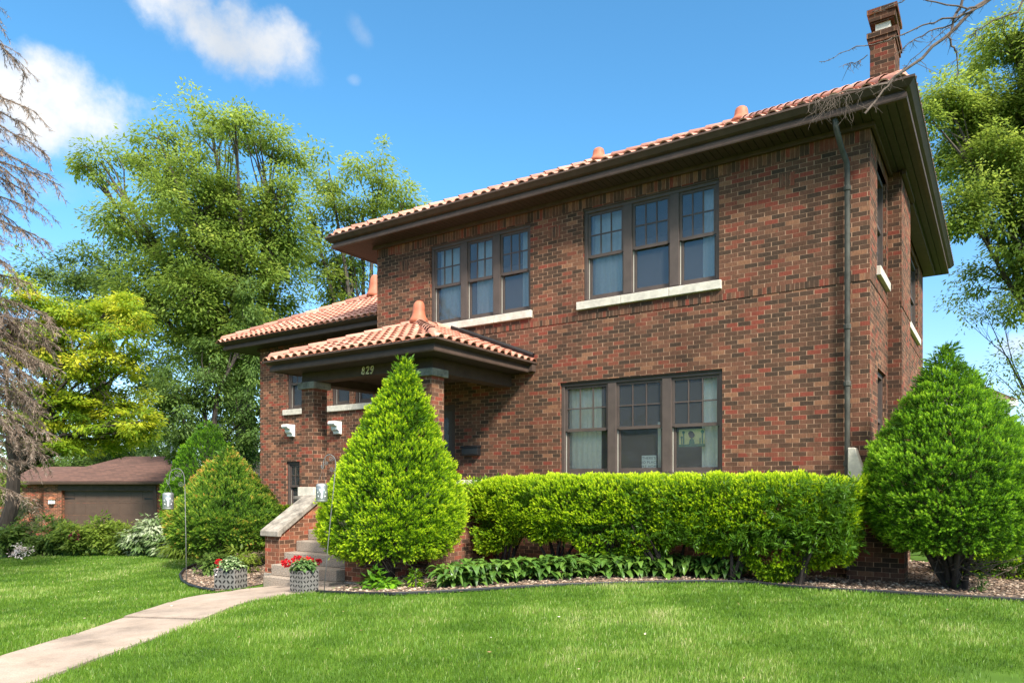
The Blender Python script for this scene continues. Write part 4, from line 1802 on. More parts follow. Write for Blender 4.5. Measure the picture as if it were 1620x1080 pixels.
yb = at(613, 912, 11.05)
yb.z = -.12
cone_yew('cone_yew', 'tall bright green cone shaped yew in front of the porch columns', yb,
         [(.32, .56), (.46, .90), (.76, 1.06), (1.16, 1.06), (1.65, .87), (2.13, .64), (2.62, .41), (3.06, .18), (3.30, .05), (3.37, .01)], 18000, M_YEW, .68, 1.3, lean=(.078 * cc, .078 * ss))
yb = at(1500, 930, 9.36)
yb.z = 0.0
yb.x += .10
cone_yew('cone_yew', 'broad dark green cone shaped yew at the right corner of the brick house', yb,
         [(.48, .55), (.62, .82), (.85, .95), (1.15, 1.02), (1.62, .97), (1.97, .77), (2.29, .56), (2.51, .41), (2.73, .26), (2.95, .11), (3.10, .02)], 19000, M_YEWD, .66, 7.7, gap=-.42, amp=.085, lean=(-.05 * cc, -.05 * ss))
yb = at(352, 888, 15.3)
yb.z = -.40
cone_yew('cone_yew', 'squat yew with bronze tinted top beside the left cheek wall of the porch steps', yb,
         [(.30, .55), (.50, .95), (.80, 1.10), (1.10, 1.10), (1.40, .90), (1.80, .58), (2.15, .30), (2.38, .10), (2.50, .02)], 13000, M_YEWR, .50, 3.9,
         zfun=lambda P: np.clip((P[:, 2] - 1.2) * .20 - (P[:, 0] * .83 + P[:, 1] * .56) * .12 + .22 * fbm(P, 1.8, 3.3), -.02, .22), lean=(.06, .02), gap=-.45, L=.082)
yb = at(328, 850, 21.5)
yb.z = -.50
cone_yew('cone_yew', 'narrow pointed dark yew standing behind the bronze tinted yew', yb,
         [(.25, 1.0), (.8, 1.20), (1.6, 1.15), (2.3, .92), (2.9, .60), (3.4, .26), (3.65, .04)], 7500, M_YEWD, .5, 9.1, L=.10)


def hedge(name, label, x0, x1, y0, y1, z0, z1, n, mat, tipv, seed, cat='hedge', L=.058, gap=-.45, p=4.0, end=5):
    cx, cy, cz = (x0 + x1) / 2, (y0 + y1) / 2, (z0 + z1) / 2
    a, b, c = (x1 - x0) / 2, (y1 - y0) / 2, (z1 - z0) / 2
    root = empty(name, (cx, cy, float(gz(cx))), label, cat)
    u = rng.uniform(-1, 1, n)
    ecap = rng.random(n) < .12
    u[ecap] = np.sign(u[ecap]) * (1 - np.abs(rng.normal(0, .02, ecap.sum())))
    s = (1 - np.abs(u) ** end) ** (1 / end)
    s = np.maximum(s, .05)
    sr = np.where(ecap, np.sqrt(rng.random(n)), 1.0)
    th = rng.uniform(0, 2 * PI, n)
    ct, st = np.cos(th), np.sin(th)
    rad = (np.abs(ct) ** p + np.abs(st) ** p) ** (-1 / p)
    y, z = ct * rad, st * rad
    Ny, Nz = np.sign(y) * np.abs(y) ** (p - 1), np.sign(z) * np.abs(z) ** (p - 1)
    Nx = np.where(ecap, np.sign(u) * 1.2, np.sign(u) * np.abs(u) ** 12)
    Nn = unit(np.stack([Nx, Ny, Nz], 1))
    sz = 1 - (1 - s) * .45
    P = np.stack([cx + u * a, cy + y * b * np.where(ecap, sr, s), cz + z * c * np.where(ecap, sr, sz)], 1)
    zr = np.clip((P[:, 2] - z0) / (z1 - z0), 0, 1)
    tuck = 1 - .16 * (1 - zr) ** 1.5
    if x1 - x0 > 4:
        P[:, 0] = cx + (P[:, 0] - cx) * (1 - (1 - tuck) * .55)
        P[:, 1] = cy + (P[:, 1] - cy) * (1 - (1 - tuck) * 2.4)
    P[:, 1] += .06 * np.sin(P[:, 0] * 1.7) - (.085 * (P[:, 0] - cx) * -1 if x1 - x0 > 4 else 0)
    # the underside hangs unevenly
    low = P[:, 2] < cz - .3 * c
    P[low, 2] += -.15 * np.exp(-((P[low, 0] + .75) / .55) ** 2) * (x1 - x0 > 4) + .16 * np.sin(P[low, 0] * 2.6 + 1) + .08 * np.sin(P[low, 0] * 7.1)
    P, A, Ls, tip = shell_sprigs(P, Nn, tipv, L=L, deep=.16, amp=.06, seed=seed, gap=gap, tuft=.35)
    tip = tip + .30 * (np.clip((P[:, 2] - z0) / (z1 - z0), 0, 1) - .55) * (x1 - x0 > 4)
    Q, T = sprigs(P, A, Ls, tip)
    m = n // 4
    P2 = np.stack([rng.uniform(x0 + .1, x1 - .1, m), cy + rng.uniform(-.8, .8, m) * b, cz + rng.uniform(-.75, .85, m) * c], 1)
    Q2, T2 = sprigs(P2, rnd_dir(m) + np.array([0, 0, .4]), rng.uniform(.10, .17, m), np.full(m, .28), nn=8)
    quads_mesh('foliage', np.concatenate([Q, Q2]), np.concatenate([T, T2]), mat, root)
    mb = MB()
    x = x0 + .45
    while x < x1 - .2:
        for k in range(7):
            t_ = Vector((x + random.uniform(-.5, .5), cy + random.uniform(-.4, .4), z0 + random.uniform(.25, .6)))
            b_ = Vector((x + random.uniform(-.08, .08), cy + random.uniform(-.12, .12), float(gz(x)) - .05))
            md = b_.lerp(t_, .5) + Vector((random.uniform(-.08, .08), random.uniform(-.06, .06), .02))
            mb.tube([b_, md, t_], [.030, .022, .010], 5)
        x += random.uniform(.85, 1.25)
    mb.build('stems', M_BARKD, root)
    return root


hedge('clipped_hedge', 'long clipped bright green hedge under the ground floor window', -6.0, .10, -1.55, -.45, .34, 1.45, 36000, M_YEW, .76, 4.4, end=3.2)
hedge('low_hedge', 'low bright green hedge behind the trunk of the right hand yew', .75, 3.6, .95, 1.9, .02, .62, 6500, M_YEW, .62, 2.2)
sb = at(452, 806, 16.6)
hedge('low_hedge', 'small light green bush against the wing wall left of the porch steps', sb.x - .75, sb.x + .65, sb.y - .35, sb.y + .35, -.3, sb.z + .05, 2600, M_YEW, .72, 5.9, cat='shrub')


# ------------------------------------------------------------------ hostas
def curved_leaves(P, yaw, ln, wd, rise, arch, ncr=5):
    """Broad arching leaves, 2 x (ncr-1) quads each, folded along the midrib."""
    n = len(P)
    dx, dy = np.cos(yaw), np.sin(yaw)
    st = np.linspace(0, 1, ncr)
    rows = []
    for f in st:
        h = rise * f * 1.0 - arch * f * f
        r = ln * f * (1 - .15 * f)
        w = wd * (math.sin(PI * min(1, .06 + f * .94) ** .72) if f < 1 else 0.0) * .5
        c = np.stack([P[:, 0] + dx * r, P[:, 1] + dy * r, P[:, 2] + h], 1)
        sd = np.stack([-dy, dx, np.zeros(n)], 1)
        lift = np.array([0, 0, 1.0]) * (w * .35)[:, None] if not np.isscalar(w) else 0
        rows.append((c - sd * (w[:, None] if not np.isscalar(w) else w) + lift, c, c + sd * (w[:, None] if not np.isscalar(w) else w) + lift))
    Q = []
    for a, b in zip(rows, rows[1:]):
        Q.append(np.stack([a[0], a[1], b[1], b[0]], 1))
        Q.append(np.stack([a[1], a[2], b[2], b[1]], 1))
    return np.concatenate(Q)


M_HOSTA = leafy('hosta_leaf', [(0, (.035, .085, .018)), (.5, (.075, .165, .024)), (1, (.19, .31, .045))], trans=.3, rough=.35, spec=.5)


def hosta_foliage(root, n, R0, seed):
    c = np.array(root.location)
    yaw = rng.uniform(0, 2 * PI, n)
    r0 = rng.uniform(.0, .20, n) * R0 / .3
    lift = rng.uniform(.05, .30, n)
    P = np.stack([c[0] + np.cos(yaw) * r0, c[1] + np.sin(yaw) * r0, c[2] + lift], 1)
    ln = rng.uniform(.12, .19, n) * R0 / .3
    Q = curved_leaves(P, yaw + rng.normal(0, .3, n), ln, ln * rng.uniform(.42, .58, n), rng.uniform(.06, .13, n), rng.uniform(.07, .20, n))
    t = rng.uniform(.25, .8, n)
    quads_mesh('leaves', Q, np.tile(t, len(Q) // n), M_HOSTA, root)
    mb = MB()
    for k in range(0, n, 2):
        mb.tube([(c[0], c[1], c[2] - .02), tuple(P[k] * .55 + np.array([c[0], c[1], c[2] + .04]) * .45), tuple(P[k])], [.005, .004, .003], 3, cap=False)
    mb.build('stalks', M_HOSTA, root)


spots = []
for px, py in ((716, 928), (748, 925), (782, 921), (818, 918), (855, 915), (893, 914), (930, 912), (968, 911), (1004, 911), (1040, 911), (1078, 911), (1116, 913), (1152, 914)):
    spots.append(G(px, py))
for k, p in enumerate(spots):
    lab = 'green hosta with broad arching leaves in the row under the long clipped hedge'
    grp = 'hostas in the row under the hedge'
    if k == 0:
        lab = 'first hosta of the row, nearest the bright cone shaped yew'
    if k == len(spots) - 1:
        lab = 'last hosta of the row, where the black edging strip shows again'
    h_ = empty('hosta', (p.x, p.y, float(gz(p.x))), lab, 'plant', grp)
    hosta_foliage(h_, 120, random.uniform(.36, .45), k)
# seedlings in the right bed
for k, (px, py, lab) in enumerate(((1512, 932, 'small leafy weed right beside the trunk of the right hand yew'), (1553, 938, 'larger leafy weed in the gravel near the right edge of the bed'))):
    p = G(px, py)
    h_ = empty('seedling', (p.x, p.y, float(gz(p.x))), lab, 'plant')
    c = np.array(h_.location)
    n = 26
    yaw = rng.uniform(0, 2 * PI, n)
    P = c + np.stack([rng.normal(0, .05, n), rng.normal(0, .05, n), rng.uniform(.04, .24 if k else .14, n)], 1)
    ln = rng.uniform(.05, .09, n)
    quads_mesh('leaves', curved_leaves(P, yaw, ln, ln * .8, rng.uniform(0, .03, n), rng.uniform(.02, .05, n)), np.tile(rng.uniform(.1, .5, n), 8), M_HOSTA, h_)
    mb = MB()
    for q in P[::2]:
        mb.tube([c - np.array([0, 0, .02]), (c + q) / 2 + np.array([.0, 0, .02]), q], .003, 3)
    mb.build('stalks', M_HOSTA, h_)


# ------------------------------------------------------------------ trees
def crown_leaves(lobes, ll, per, cr, droop=.35, flat=.6, tint0=.5, tv=.16, wd=.42, shell=.5, up=.0):
    """Leaf clumps through ellipsoid lobes: (centre, radii, number of clumps)."""
    Q, T, C = [], [], []
    sub = []
    for c, rad, n in lobes:
        if n < 14:
            sub.append((c, rad, n))
            continue
        m = 5
        for q in range(m):
            d_ = Vector((random.gauss(0, 1), random.gauss(0, 1), random.gauss(0, 1))).normalized() * random.uniform(.35, .85)
            k_ = random.uniform(.48, .82)
            sub.append(((c[0] + d_.x * rad[0], c[1] + d_.y * rad[1], c[2] + d_.z * rad[2]), (rad[0] * k_, rad[1] * k_, rad[2] * k_), max(2, round(n / m))))
    for c, rad, n in sub:
        d = rnd_dir(n)
        r = shell + (1 - shell) * rng.random(n) ** .5
        r = r * (1 + .55 * fbm(d + np.array(c) * .37, 1.3, 2.0))
        cen = np.array(c) + d * np.array(rad) * r[:, None]
        C.append(cen)
        k = n * per
        cp = np.repeat(cen, per, 0)
        off = rnd_dir(k) * (rng.random((k, 1)) ** .42) * np.array([1, 1, flat]) * cr * rng.uniform(.6, 1.2, n).repeat(per)[:, None]
        P = cp + off
        out = unit(np.repeat(d, per, 0) * .8 + off / cr)
        D = out * np.array([1, 1, .4]) + np.array([0, 0, -droop]) + rnd_dir(k) * .55
        N_ = np.array([0, 0, 1.0]) + out * .5 + rnd_dir(k) * .55
        ln = ll * rng.uniform(.5, 1.5, k)
        Q.append(leaf_quads(P, D, N_, ln, ln * wd))
        tc_ = np.clip(rng.normal(tint0, tv, n), .05, .95).repeat(per)
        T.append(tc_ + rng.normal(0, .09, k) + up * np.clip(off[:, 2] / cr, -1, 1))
    return np.concatenate(Q), np.concatenate(T), C


def tree(name, label, base, lobes, mat, ll, per, cr, trunk_r=.3, fork=.35, bark=None, group=None, limb_r=None, twig=.3, **kw):
    base = Vector(base)
    root = empty(name, base, label, 'tree', group)
    Q, T, C = crown_leaves(lobes, ll, per, cr, **kw)
    OWN = [i for i, l in enumerate(lobes) for _ in range(1 if l[2] < 14 else 5)]
    quads_mesh('crown', Q, T, mat, root)
    mb = MB()
    cen = sum((Vector(l[0]) for l in lobes), Vector()) / len(lobes)
    zt = max(l[0][2] for l in lobes)
    fk = base.lerp(Vector((cen.x, cen.y, zt)), fork)
    fk.x = base.x * .6 + fk.x * .4
    fk.y = base.y * .6 + fk.y * .4
    mb.tube([base - Vector((0, 0, .3)), base + Vector((0, 0, .4)), base.lerp(fk, .5) + Vector((.1, .05, 0)), fk], [trunk_r * 1.5, trunk_r * 1.1, trunk_r * .95, trunk_r * .8], 10)
    for c, cl in [(l[0], np.concatenate([q for q, w in zip(C, OWN) if w == i])) for i, l in enumerate(lobes)]:
        c = Vector(c)
        m1 = fk.lerp(c, .45) + Vector((random.uniform(-.4, .4), random.uniform(-.4, .4), (c - fk).length * .10))
        lr = limb_r or trunk_r * .42
        mb.tube([fk - Vector((0, 0, .3)), m1, c], [lr, lr * .55, lr * .15], 6)
        for q in cl[:max(4, int(len(cl) * twig))]:
            q = Vector(q)
            s_ = m1.lerp(c, random.uniform(.3, 1.0))
            mid = s_.lerp(q, .5) + Vector((random.uniform(-.2, .2), random.uniform(-.2, .2), (q - s_).length * .12))
            mb.tube([s_, mid, q], [lr * .22, lr * .13, lr * .05], 4, cap=False)
    mb.build('trunk', bark or M_BARK, root)
    return root


def lobe_px(L, t, dt=1.0):
    """(px, py, half width, half height in pixels of the photograph, clumps) -> world ellipsoids near distance t."""
    out = []
    for px, py, rx, ry, n in L:
        tt = t + random.uniform(-dt, dt)
        k = tt / FPX
        out.append((tuple(at(px, py, tt)), (rx * k, rx * k * .9, ry * k), n))
    return out


M_LEAF1 = leafy('maple_leaf', [(0, (.060, .105, .018)), (.4, (.130, .205, .030)), (.7, (.21, .30, .046)), (1, (.34, .41, .08))], trans=.58)
M_LEAF2 = leafy('light_leaf', [(0, (.075, .125, .020)), (.4, (.150, .225, .032)), (.7, (.24, .33, .048)), (1, (.38, .45, .09))], trans=.58)
M_LEAFD = leafy('dark_leaf', [(0, (.042, .085, .018)), (.5, (.088, .155, .030)), (1, (.17, .25, .052))], trans=.45)
M_LEAFY = leafy('golden_leaf', [(0, (.08, .15, .012)), (.35, (.18, .29, .018)), (.65, (.42, .47, .028)), (1, (.70, .62, .07))], trans=.55)

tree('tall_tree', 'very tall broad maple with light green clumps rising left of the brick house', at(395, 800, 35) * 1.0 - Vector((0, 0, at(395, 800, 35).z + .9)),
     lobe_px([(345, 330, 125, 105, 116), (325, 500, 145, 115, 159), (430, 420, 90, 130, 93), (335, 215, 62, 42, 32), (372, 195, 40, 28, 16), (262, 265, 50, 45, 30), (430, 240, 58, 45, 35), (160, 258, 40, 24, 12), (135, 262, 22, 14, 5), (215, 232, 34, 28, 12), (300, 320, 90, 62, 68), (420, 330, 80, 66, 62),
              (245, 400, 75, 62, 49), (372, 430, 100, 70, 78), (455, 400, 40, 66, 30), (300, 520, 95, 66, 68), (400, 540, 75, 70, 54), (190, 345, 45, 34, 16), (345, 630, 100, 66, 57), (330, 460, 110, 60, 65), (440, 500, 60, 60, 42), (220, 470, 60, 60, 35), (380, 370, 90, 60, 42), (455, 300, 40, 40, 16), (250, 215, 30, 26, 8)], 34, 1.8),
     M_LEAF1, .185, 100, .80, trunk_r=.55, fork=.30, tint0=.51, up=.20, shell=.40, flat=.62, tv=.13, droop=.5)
tree('tall_tree', 'tall light green tree with sky gaps directly behind the low wing roof', at(575, 800, 39) - Vector((0, 0, at(575, 800, 39).z + .9)),
     lobe_px([(575, 340, 90, 80, 43), (540, 430, 70, 60, 24), (590, 290, 56, 44, 24), (520, 268, 40, 38, 17), (635, 318, 32, 30, 10), (555, 350, 60, 44, 22), (505, 400, 34, 54, 17), (560, 420, 46, 36, 18), (610, 370, 44, 40, 17), (490, 330, 26, 50, 8), (520, 460, 40, 30, 10), (570, 480, 50, 30, 10)], 38, 1.5),
     M_LEAF2, .19, 95, .78, trunk_r=.42, fork=.4, tint0=.51, up=.20, shell=.40, flat=.62, tv=.13, droop=.5)
tree('round_tree', 'darker round tree between the golden tree and the tallest maple', at(160, 800, 46) - Vector((0, 0, at(160, 800, 46).z + 1.1)),
     lobe_px([(150, 430, 60, 48, 40), (205, 415, 44, 46, 30), (110, 470, 50, 50, 32), (180, 500, 70, 60, 50), (110, 560, 60, 60, 40), (215, 560, 50, 70, 40), (60, 420, 40, 34, 14), (165, 350, 26, 20, 6), (240, 470, 40, 50, 24), (140, 660, 90, 50, 60), (215, 690, 70, 50, 50), (100, 730, 80, 30, 40), (190, 745, 80, 30, 40)], 45, 1.5),
     M_LEAFD, .22, 100, .9, trunk_r=.24, fork=.4, tint0=.55)
tree('evergreen_tree', 'dark drooping evergreen filling the gap between garage and house', at(330, 800, 30) - Vector((0, 0, at(330, 800, 30).z + .8)),
     lobe_px([(330, 590, 66, 70, 60), (388, 540, 34, 80, 40), (275, 630, 46, 66, 44), (390, 660, 34, 66, 36), (325, 700, 56, 50, 44), (375, 745, 34, 40, 22), (325, 780, 40, 30, 20)], 30, 1.5),
     M_LEAFD, .145, 120, .62, trunk_r=.35, fork=.4, droop=.8, tint0=.5, bark=M_BARKD)
tree('golden_tree', 'bright yellow green tree hanging over the garage roof at the left', at(5, 860, 21) - Vector((0, 0, at(5, 860, 21).z + .5)),
     lobe_px([(90, 708, 60, 20, 20), (165, 706, 40, 16, 14), (215, 690, 26, 16, 8), (110, 560, 110, 80, 72), (70, 640, 90, 60, 38), (160, 610, 70, 60, 33), (212, 500, 30, 32, 18), (172, 488, 36, 26, 18), (185, 530, 40, 26, 15), (110, 505, 50, 34, 28), (55, 470, 50, 34, 23), (215, 572, 26, 18, 10), (150, 575, 55, 26, 21), (70, 560, 60, 36, 29), (205, 640, 36, 24, 16), (215, 668, 30, 22, 11),
              (140, 640, 60, 30, 25), (60, 640, 60, 40, 28), (180, 680, 50, 18, 15), (90, 690, 60, 20, 16), (232, 684, 14, 10, 4), (20, 560, 60, 60, 28), (20, 680, 60, 26, 16)], 21, 1.0),
     M_LEAFY, .115, 110, .42, trunk_r=.20, fork=.34, tint0=.42, tv=.2, droop=.45, up=.22, flat=.4, shell=.3, bark=M_BARKD)
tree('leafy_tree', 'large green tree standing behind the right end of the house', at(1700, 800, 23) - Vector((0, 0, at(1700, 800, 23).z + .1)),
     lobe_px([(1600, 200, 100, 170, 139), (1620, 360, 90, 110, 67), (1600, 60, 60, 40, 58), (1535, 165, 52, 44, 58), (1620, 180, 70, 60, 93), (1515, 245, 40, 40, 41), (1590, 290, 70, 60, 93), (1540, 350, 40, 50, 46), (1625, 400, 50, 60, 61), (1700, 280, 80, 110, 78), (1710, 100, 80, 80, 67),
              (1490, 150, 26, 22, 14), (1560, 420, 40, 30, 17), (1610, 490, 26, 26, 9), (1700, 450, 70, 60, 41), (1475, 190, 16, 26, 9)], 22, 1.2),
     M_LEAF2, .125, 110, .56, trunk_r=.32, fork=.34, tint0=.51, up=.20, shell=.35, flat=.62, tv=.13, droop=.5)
tree('thin_tree', 'sparse young tree with few leaves against the sky at the far right edge', at(1660, 860, 24) - Vector((0, 0, at(1660, 860, 24).z + .1)),
     lobe_px([(1545, 465, 46, 24, 16), (1520, 500, 26, 16, 7), (1585, 500, 40, 26, 14), (1600, 560, 36, 36, 14), (1575, 590, 24, 20, 7), (1610, 620, 24, 30, 14), (1615, 665, 20, 26, 11), (1655, 560, 30, 60, 22)], 22.5, .8),
     M_LEAF2, .11, 26, .40, trunk_r=.10, fork=.5, limb_r=.03, tint0=.4, twig=.9, bark=M_BARKD)


def woods():
    """A far belt of trees that closes the horizon."""
    L = []
    for k in range(150):
        a_ = random.choice([random.uniform(R(-34), R(75)), random.uniform(R(75), R(130))])
        d = random.uniform(62, 95)
        h = random.uniform(4, 8.5)
        x, y = CAM.x - math.sin(a_) * d, CAM.y + math.cos(a_) * d
        L.append(((x, y, -1 + h * .5), (random.uniform(3, 5.5), random.uniform(3, 5.5), h * .6), 26))
    for k in range(34):                       # the trees across the road
        x = random.uniform(-30, 22)
        L.append(((x, random.uniform(-42, -34), random.uniform(1.5, 5)), (random.uniform(2.5, 4.5), 2.5, random.uniform(2, 3.6)), 26))
    Q, T, _ = crown_leaves(L, .75, 26, 1.5, droop=.4)
    tag(quads_mesh('far_woods', Q, T, M_LEAFD), kind='stuff')


woods()


# ---- dead conifer at the left edge
def dead_conifer():
    base = at(-95, 900, 13.2)
    base.z = float(gz(base.x))
    root = empty('dead_conifer', base, 'dead brown conifer with bare drooping twigs at the left edge', 'tree')
    mb = MB()
    mb.tube([base - Vector((0, 0, .2)), base + Vector((0, 0, 5)), base + Vector((.1, 0, 10.5)), base + Vector((.1, .1, 14))], [.24, .19, .10, .02], 9)
    mb.build('trunk', M_BARKD, root)
    rt = Vector((cc, ss, 0))
    fw = Vector((-ss, cc, 0))
    mb = MB()
    P, D, Ln = [], [], []

    def spray(path, dens, tl, dropk):
        for a_, b_ in zip(path, path[1:]):
            ln = (b_ - a_).length
            d = (b_ - a_).normalized()
            for q in range(max(1, int(ln * dens))):
                s_ = a_.lerp(b_, random.random())
                dd = d * random.uniform(.3, 1.0) + Vector((random.gauss(0, .45), random.gauss(0, .45), random.gauss(-dropk, .35)))
                P.append(s_)
                D.append(dd)
                Ln.append(tl * random.uniform(.5, 1.4))
    # (height, reach towards the right of the photograph, sag, droop of the end, twig density)
    prim = []
    for h, reach, sag in ((8.9, 1.75, .5), (8.4, 1.95, .7), (7.9, 1.9, .6), (7.65, 2.2, .55), (7.1, 1.7, .5), (6.6, 1.95, .55), (6.1, 1.3, .5), (5.6, 1.6, .35), (5.15, 2.0, .5), (4.75, 2.25, .35), (4.4, 2.0, .6)):
        prim.append((h, reach, sag, 0.0))
        prim.append((h - .15, reach * random.uniform(.75, .9), sag * 1.1, random.uniform(-.5, .5)))
        prim.append((h - .3, reach * random.uniform(.6, .8), sag * 1.2, random.uniform(-1.2, 1.2)))
    for k in range(26):
        prim.append((random.uniform(1.6, 5.2), random.uniform(1.0, 1.85), random.uniform(.3, .8), random.uniform(-.9, .9)))
    for k in range(26):
        prim.append((random.uniform(3.5, 12), random.uniform(1.2, 2.2), random.uniform(.3, .8), random.uniform(1.3, 5.0)))
    for h, reach, sag, az in prim:
        dir_ = rt * math.cos(az) + fw * math.sin(az)
        p0 = base + Vector((0, 0, h))
        path = []
        m = 7
        for i in range(m + 1):
            f = i / m
            path.append(p0 + dir_ * reach * f + Vector((random.gauss(0, .03), random.gauss(0, .03), .25 * math.sin(f * 2.2) - sag * f * f * 1.35 + (.14 * max(0, f - .75) * 4))))
        mb.tube(path, [.022 * (1 - .85 * i / m) + .003 for i in range(m + 1)], 5, cap=False)
        low = h < 5.3
        spray(path[2:], 125, .11, .3)
        for q in range(20 if low else 13):
            f = random.uniform(.3, .98)
            i = min(m - 1, int(f * m))
            s_ = path[i].lerp(path[i + 1], f * m - i)
            l2 = random.uniform(.25, .7) * (1.2 - .5 * f)
            d2 = dir_ * random.uniform(.2, .9) + Vector((-dir_.y, dir_.x, 0)) * random.uniform(-.8, .8) + Vector((0, 0, random.uniform(-.75, .05)))
            sub = [s_ + d2 * l2 * g + Vector((0, 0, -.14 * g * g + random.gauss(0, .012))) for g in (0, .35, .7, 1)]
            mb.tube(sub, [.007, .005, .004, .002], 3, cap=False)
            spray(sub, 85 if low else 120, .095, .3)
    mb.build('branches', M_DEAD, root)
    n = len(P)
    Pn, Dn = np.array([tuple(p) for p in P]), np.array([tuple(d) for d in D])
    Q = leaf_quads(Pn, Dn, rnd_dir(n), np.array(Ln), np.full(n, .0095))
    m = leafy('dead_needles', [(0, (.085, .055, .038)), (.5, (.21, .145, .105)), (1, (.34, .27, .215))], trans=.1, rough=.9)
    quads_mesh('twigs', Q, rng.random(n), m, root)


dead_conifer()


# ---- bare tree at the right whose branch hangs over the roof corner
def bare_tree():
    base = at(1830, 900, 8.9)
    base.z = 0
    root = empty('bare_tree', base, 'bare dead tree whose thin branches hang over the right roof corner and gutter', 'tree')
    mb = MB()
    top = at(1800, -260, 8.8)
    mb.tube([base - Vector((0, 0, .2)), base + Vector((0, 0, 3)), at(1815, 100, 8.8), top], [.16, .12, .09, .04], 9)
    mb.build('trunk', M_BARK, root)
    mb = MB()

    def limb(pts, r0, r1, t0=8.75, t1=8.95, n=7):
        pp = []
        for i, (x, y) in enumerate(pts):
            f = i / (len(pts) - 1)
            pp.append(at(x, y, t0 + (t1 - t0) * f))
        sm = []
        for a_, b_ in zip(pp, pp[1:]):
            for g in (0, .33, .66):
                sm.append(a_.lerp(b_, g) + Vector((random.gauss(0, .007), random.gauss(0, .007), random.gauss(0, .009))))
        sm.append(pp[-1])
        mb.tube(sm, [r0 + (r1 - r0) * i / (len(sm) - 1) for i in range(len(sm))], n)
        return sm

    def twiglets(path, k, ln, down=.6, r=.0035):
        for _ in range(k):
            i = random.randrange(1, len(path) - 1)
            s_ = path[i].lerp(path[i + 1], random.random())
            d = Vector((random.gauss(0, .5), random.gauss(0, .5), random.gauss(-down, .4)))
            l_ = ln * random.uniform(.4, 1.3)
            a_ = s_ + d * l_ * .5 + Vector((random.gauss(0, .01), random.gauss(0, .01), 0))
            b_ = s_ + d * l_ + Vector((random.gauss(0, .02), random.gauss(0, .02), -.03 * l_))
            mb.tube([s_, a_, b_], [r, r * .8, r * .45], 4, cap=False)
            if random.random() < .5:
                mb.tube([a_, a_ + Vector((random.gauss(0, .4), random.gauss(0, .4), random.gauss(-.3, .4))) * l_ * .5], [r * .7, r * .4], 3, cap=False)
    m1 = limb([(1812, -120), (1700, -60), (1600, -25), (1545, 12), (1492, 62), (1440, 106), (1405, 130), (1370, 139), (1335, 146), (1300, 156), (1285, 163)], .030, .004)
    twiglets(m1, 90, .16)
    m2 = limb([(1600, -25), (1555, 8), (1505, 38), (1470, 50), (1440, 66), (1420, 85)], .014, .003)
    twiglets(m2, 40, .10)
    m3 = limb([(1545, 12), (1512, 28), (1490, 30), (1458, 42), (1425, 56), (1390, 68), (1366, 72), (1330, 86), (1296, 98)], .012, .003)
    twiglets(m3, 50, .05, down=.1)
    m4 = limb([(1560, -20), (1524, 0), (1508, 32), (1502, 58), (1506, 74), (1514, 82), (1516, 104), (1514, 122)], .020, .004)
    twiglets(m4, 30, .10)
    m5 = limb([(1506, 40), (1478, 62), (1455, 84), (1434, 104), (1424, 116)], .005, .004)
    twiglets(m5, 16, .05, down=.1)
    m6 = limb([(1430, 108), (1412, 128), (1390, 154), (1368, 180)], .007, .013, t0=8.9, t1=8.8)
    twiglets(m6, 18, .12)
    m7 = limb([(1530, 14), (1480, 6), (1440, -6), (1400, 14), (1378, 20)], .010, .003)
    twiglets(m7, 20, .07, down=.2)
    m8 = limb([(1372, 88), (1352, 100), (1335, 103)], .006, .003)
    twiglets(m8, 20, .12)
    m9 = limb([(1640, -30), (1610, 20), (1570, 34), (1545, 50), (1530, 60)], .014, .003)
    twiglets(m9, 24, .10)
    # the tangle of pale twigs caught on the gutter
    up = Vector((0, 0, 1))
    for k in range(40):
        x = random.gauss(1316, 20)
        p = at(x, 150 + (1345 - x) * .12 + random.uniform(-5, 7), 8.92)
        side = Vector((cc, ss, 0))
        l_ = random.uniform(.10, .42) if random.random() < .8 else random.uniform(.4, .5)
        m = 8
        vx, pts = random.gauss(0, .55), [p]
        for q in range(m):
            vx = .75 * vx + random.gauss(0, .30)
            p = p + (side * vx + Vector((-ss, cc, 0)) * random.gauss(0, .22) - up * random.uniform(.35, 1.1)) * (l_ / m)
            pts.append(p)
        r_ = random.uniform(.0022, .0042)
        mb.tube(pts, [r_ * (1 - .65 * q / m) for q in range(m + 1)], 5, cap=False)
        if random.random() < .6:
            q = random.randrange(2, m)
            d = side * random.gauss(0, .6) + Vector((0, 0, random.uniform(-.8, .3)))
            mb.tube([pts[q], pts[q] + d * .05, pts[q] + d * .08 + Vector((0, 0, -.03))], [r_ * .7, r_ * .5, r_ * .3], 4, cap=False)
    mb.build('branches', M_DEADR, root)


bare_tree()


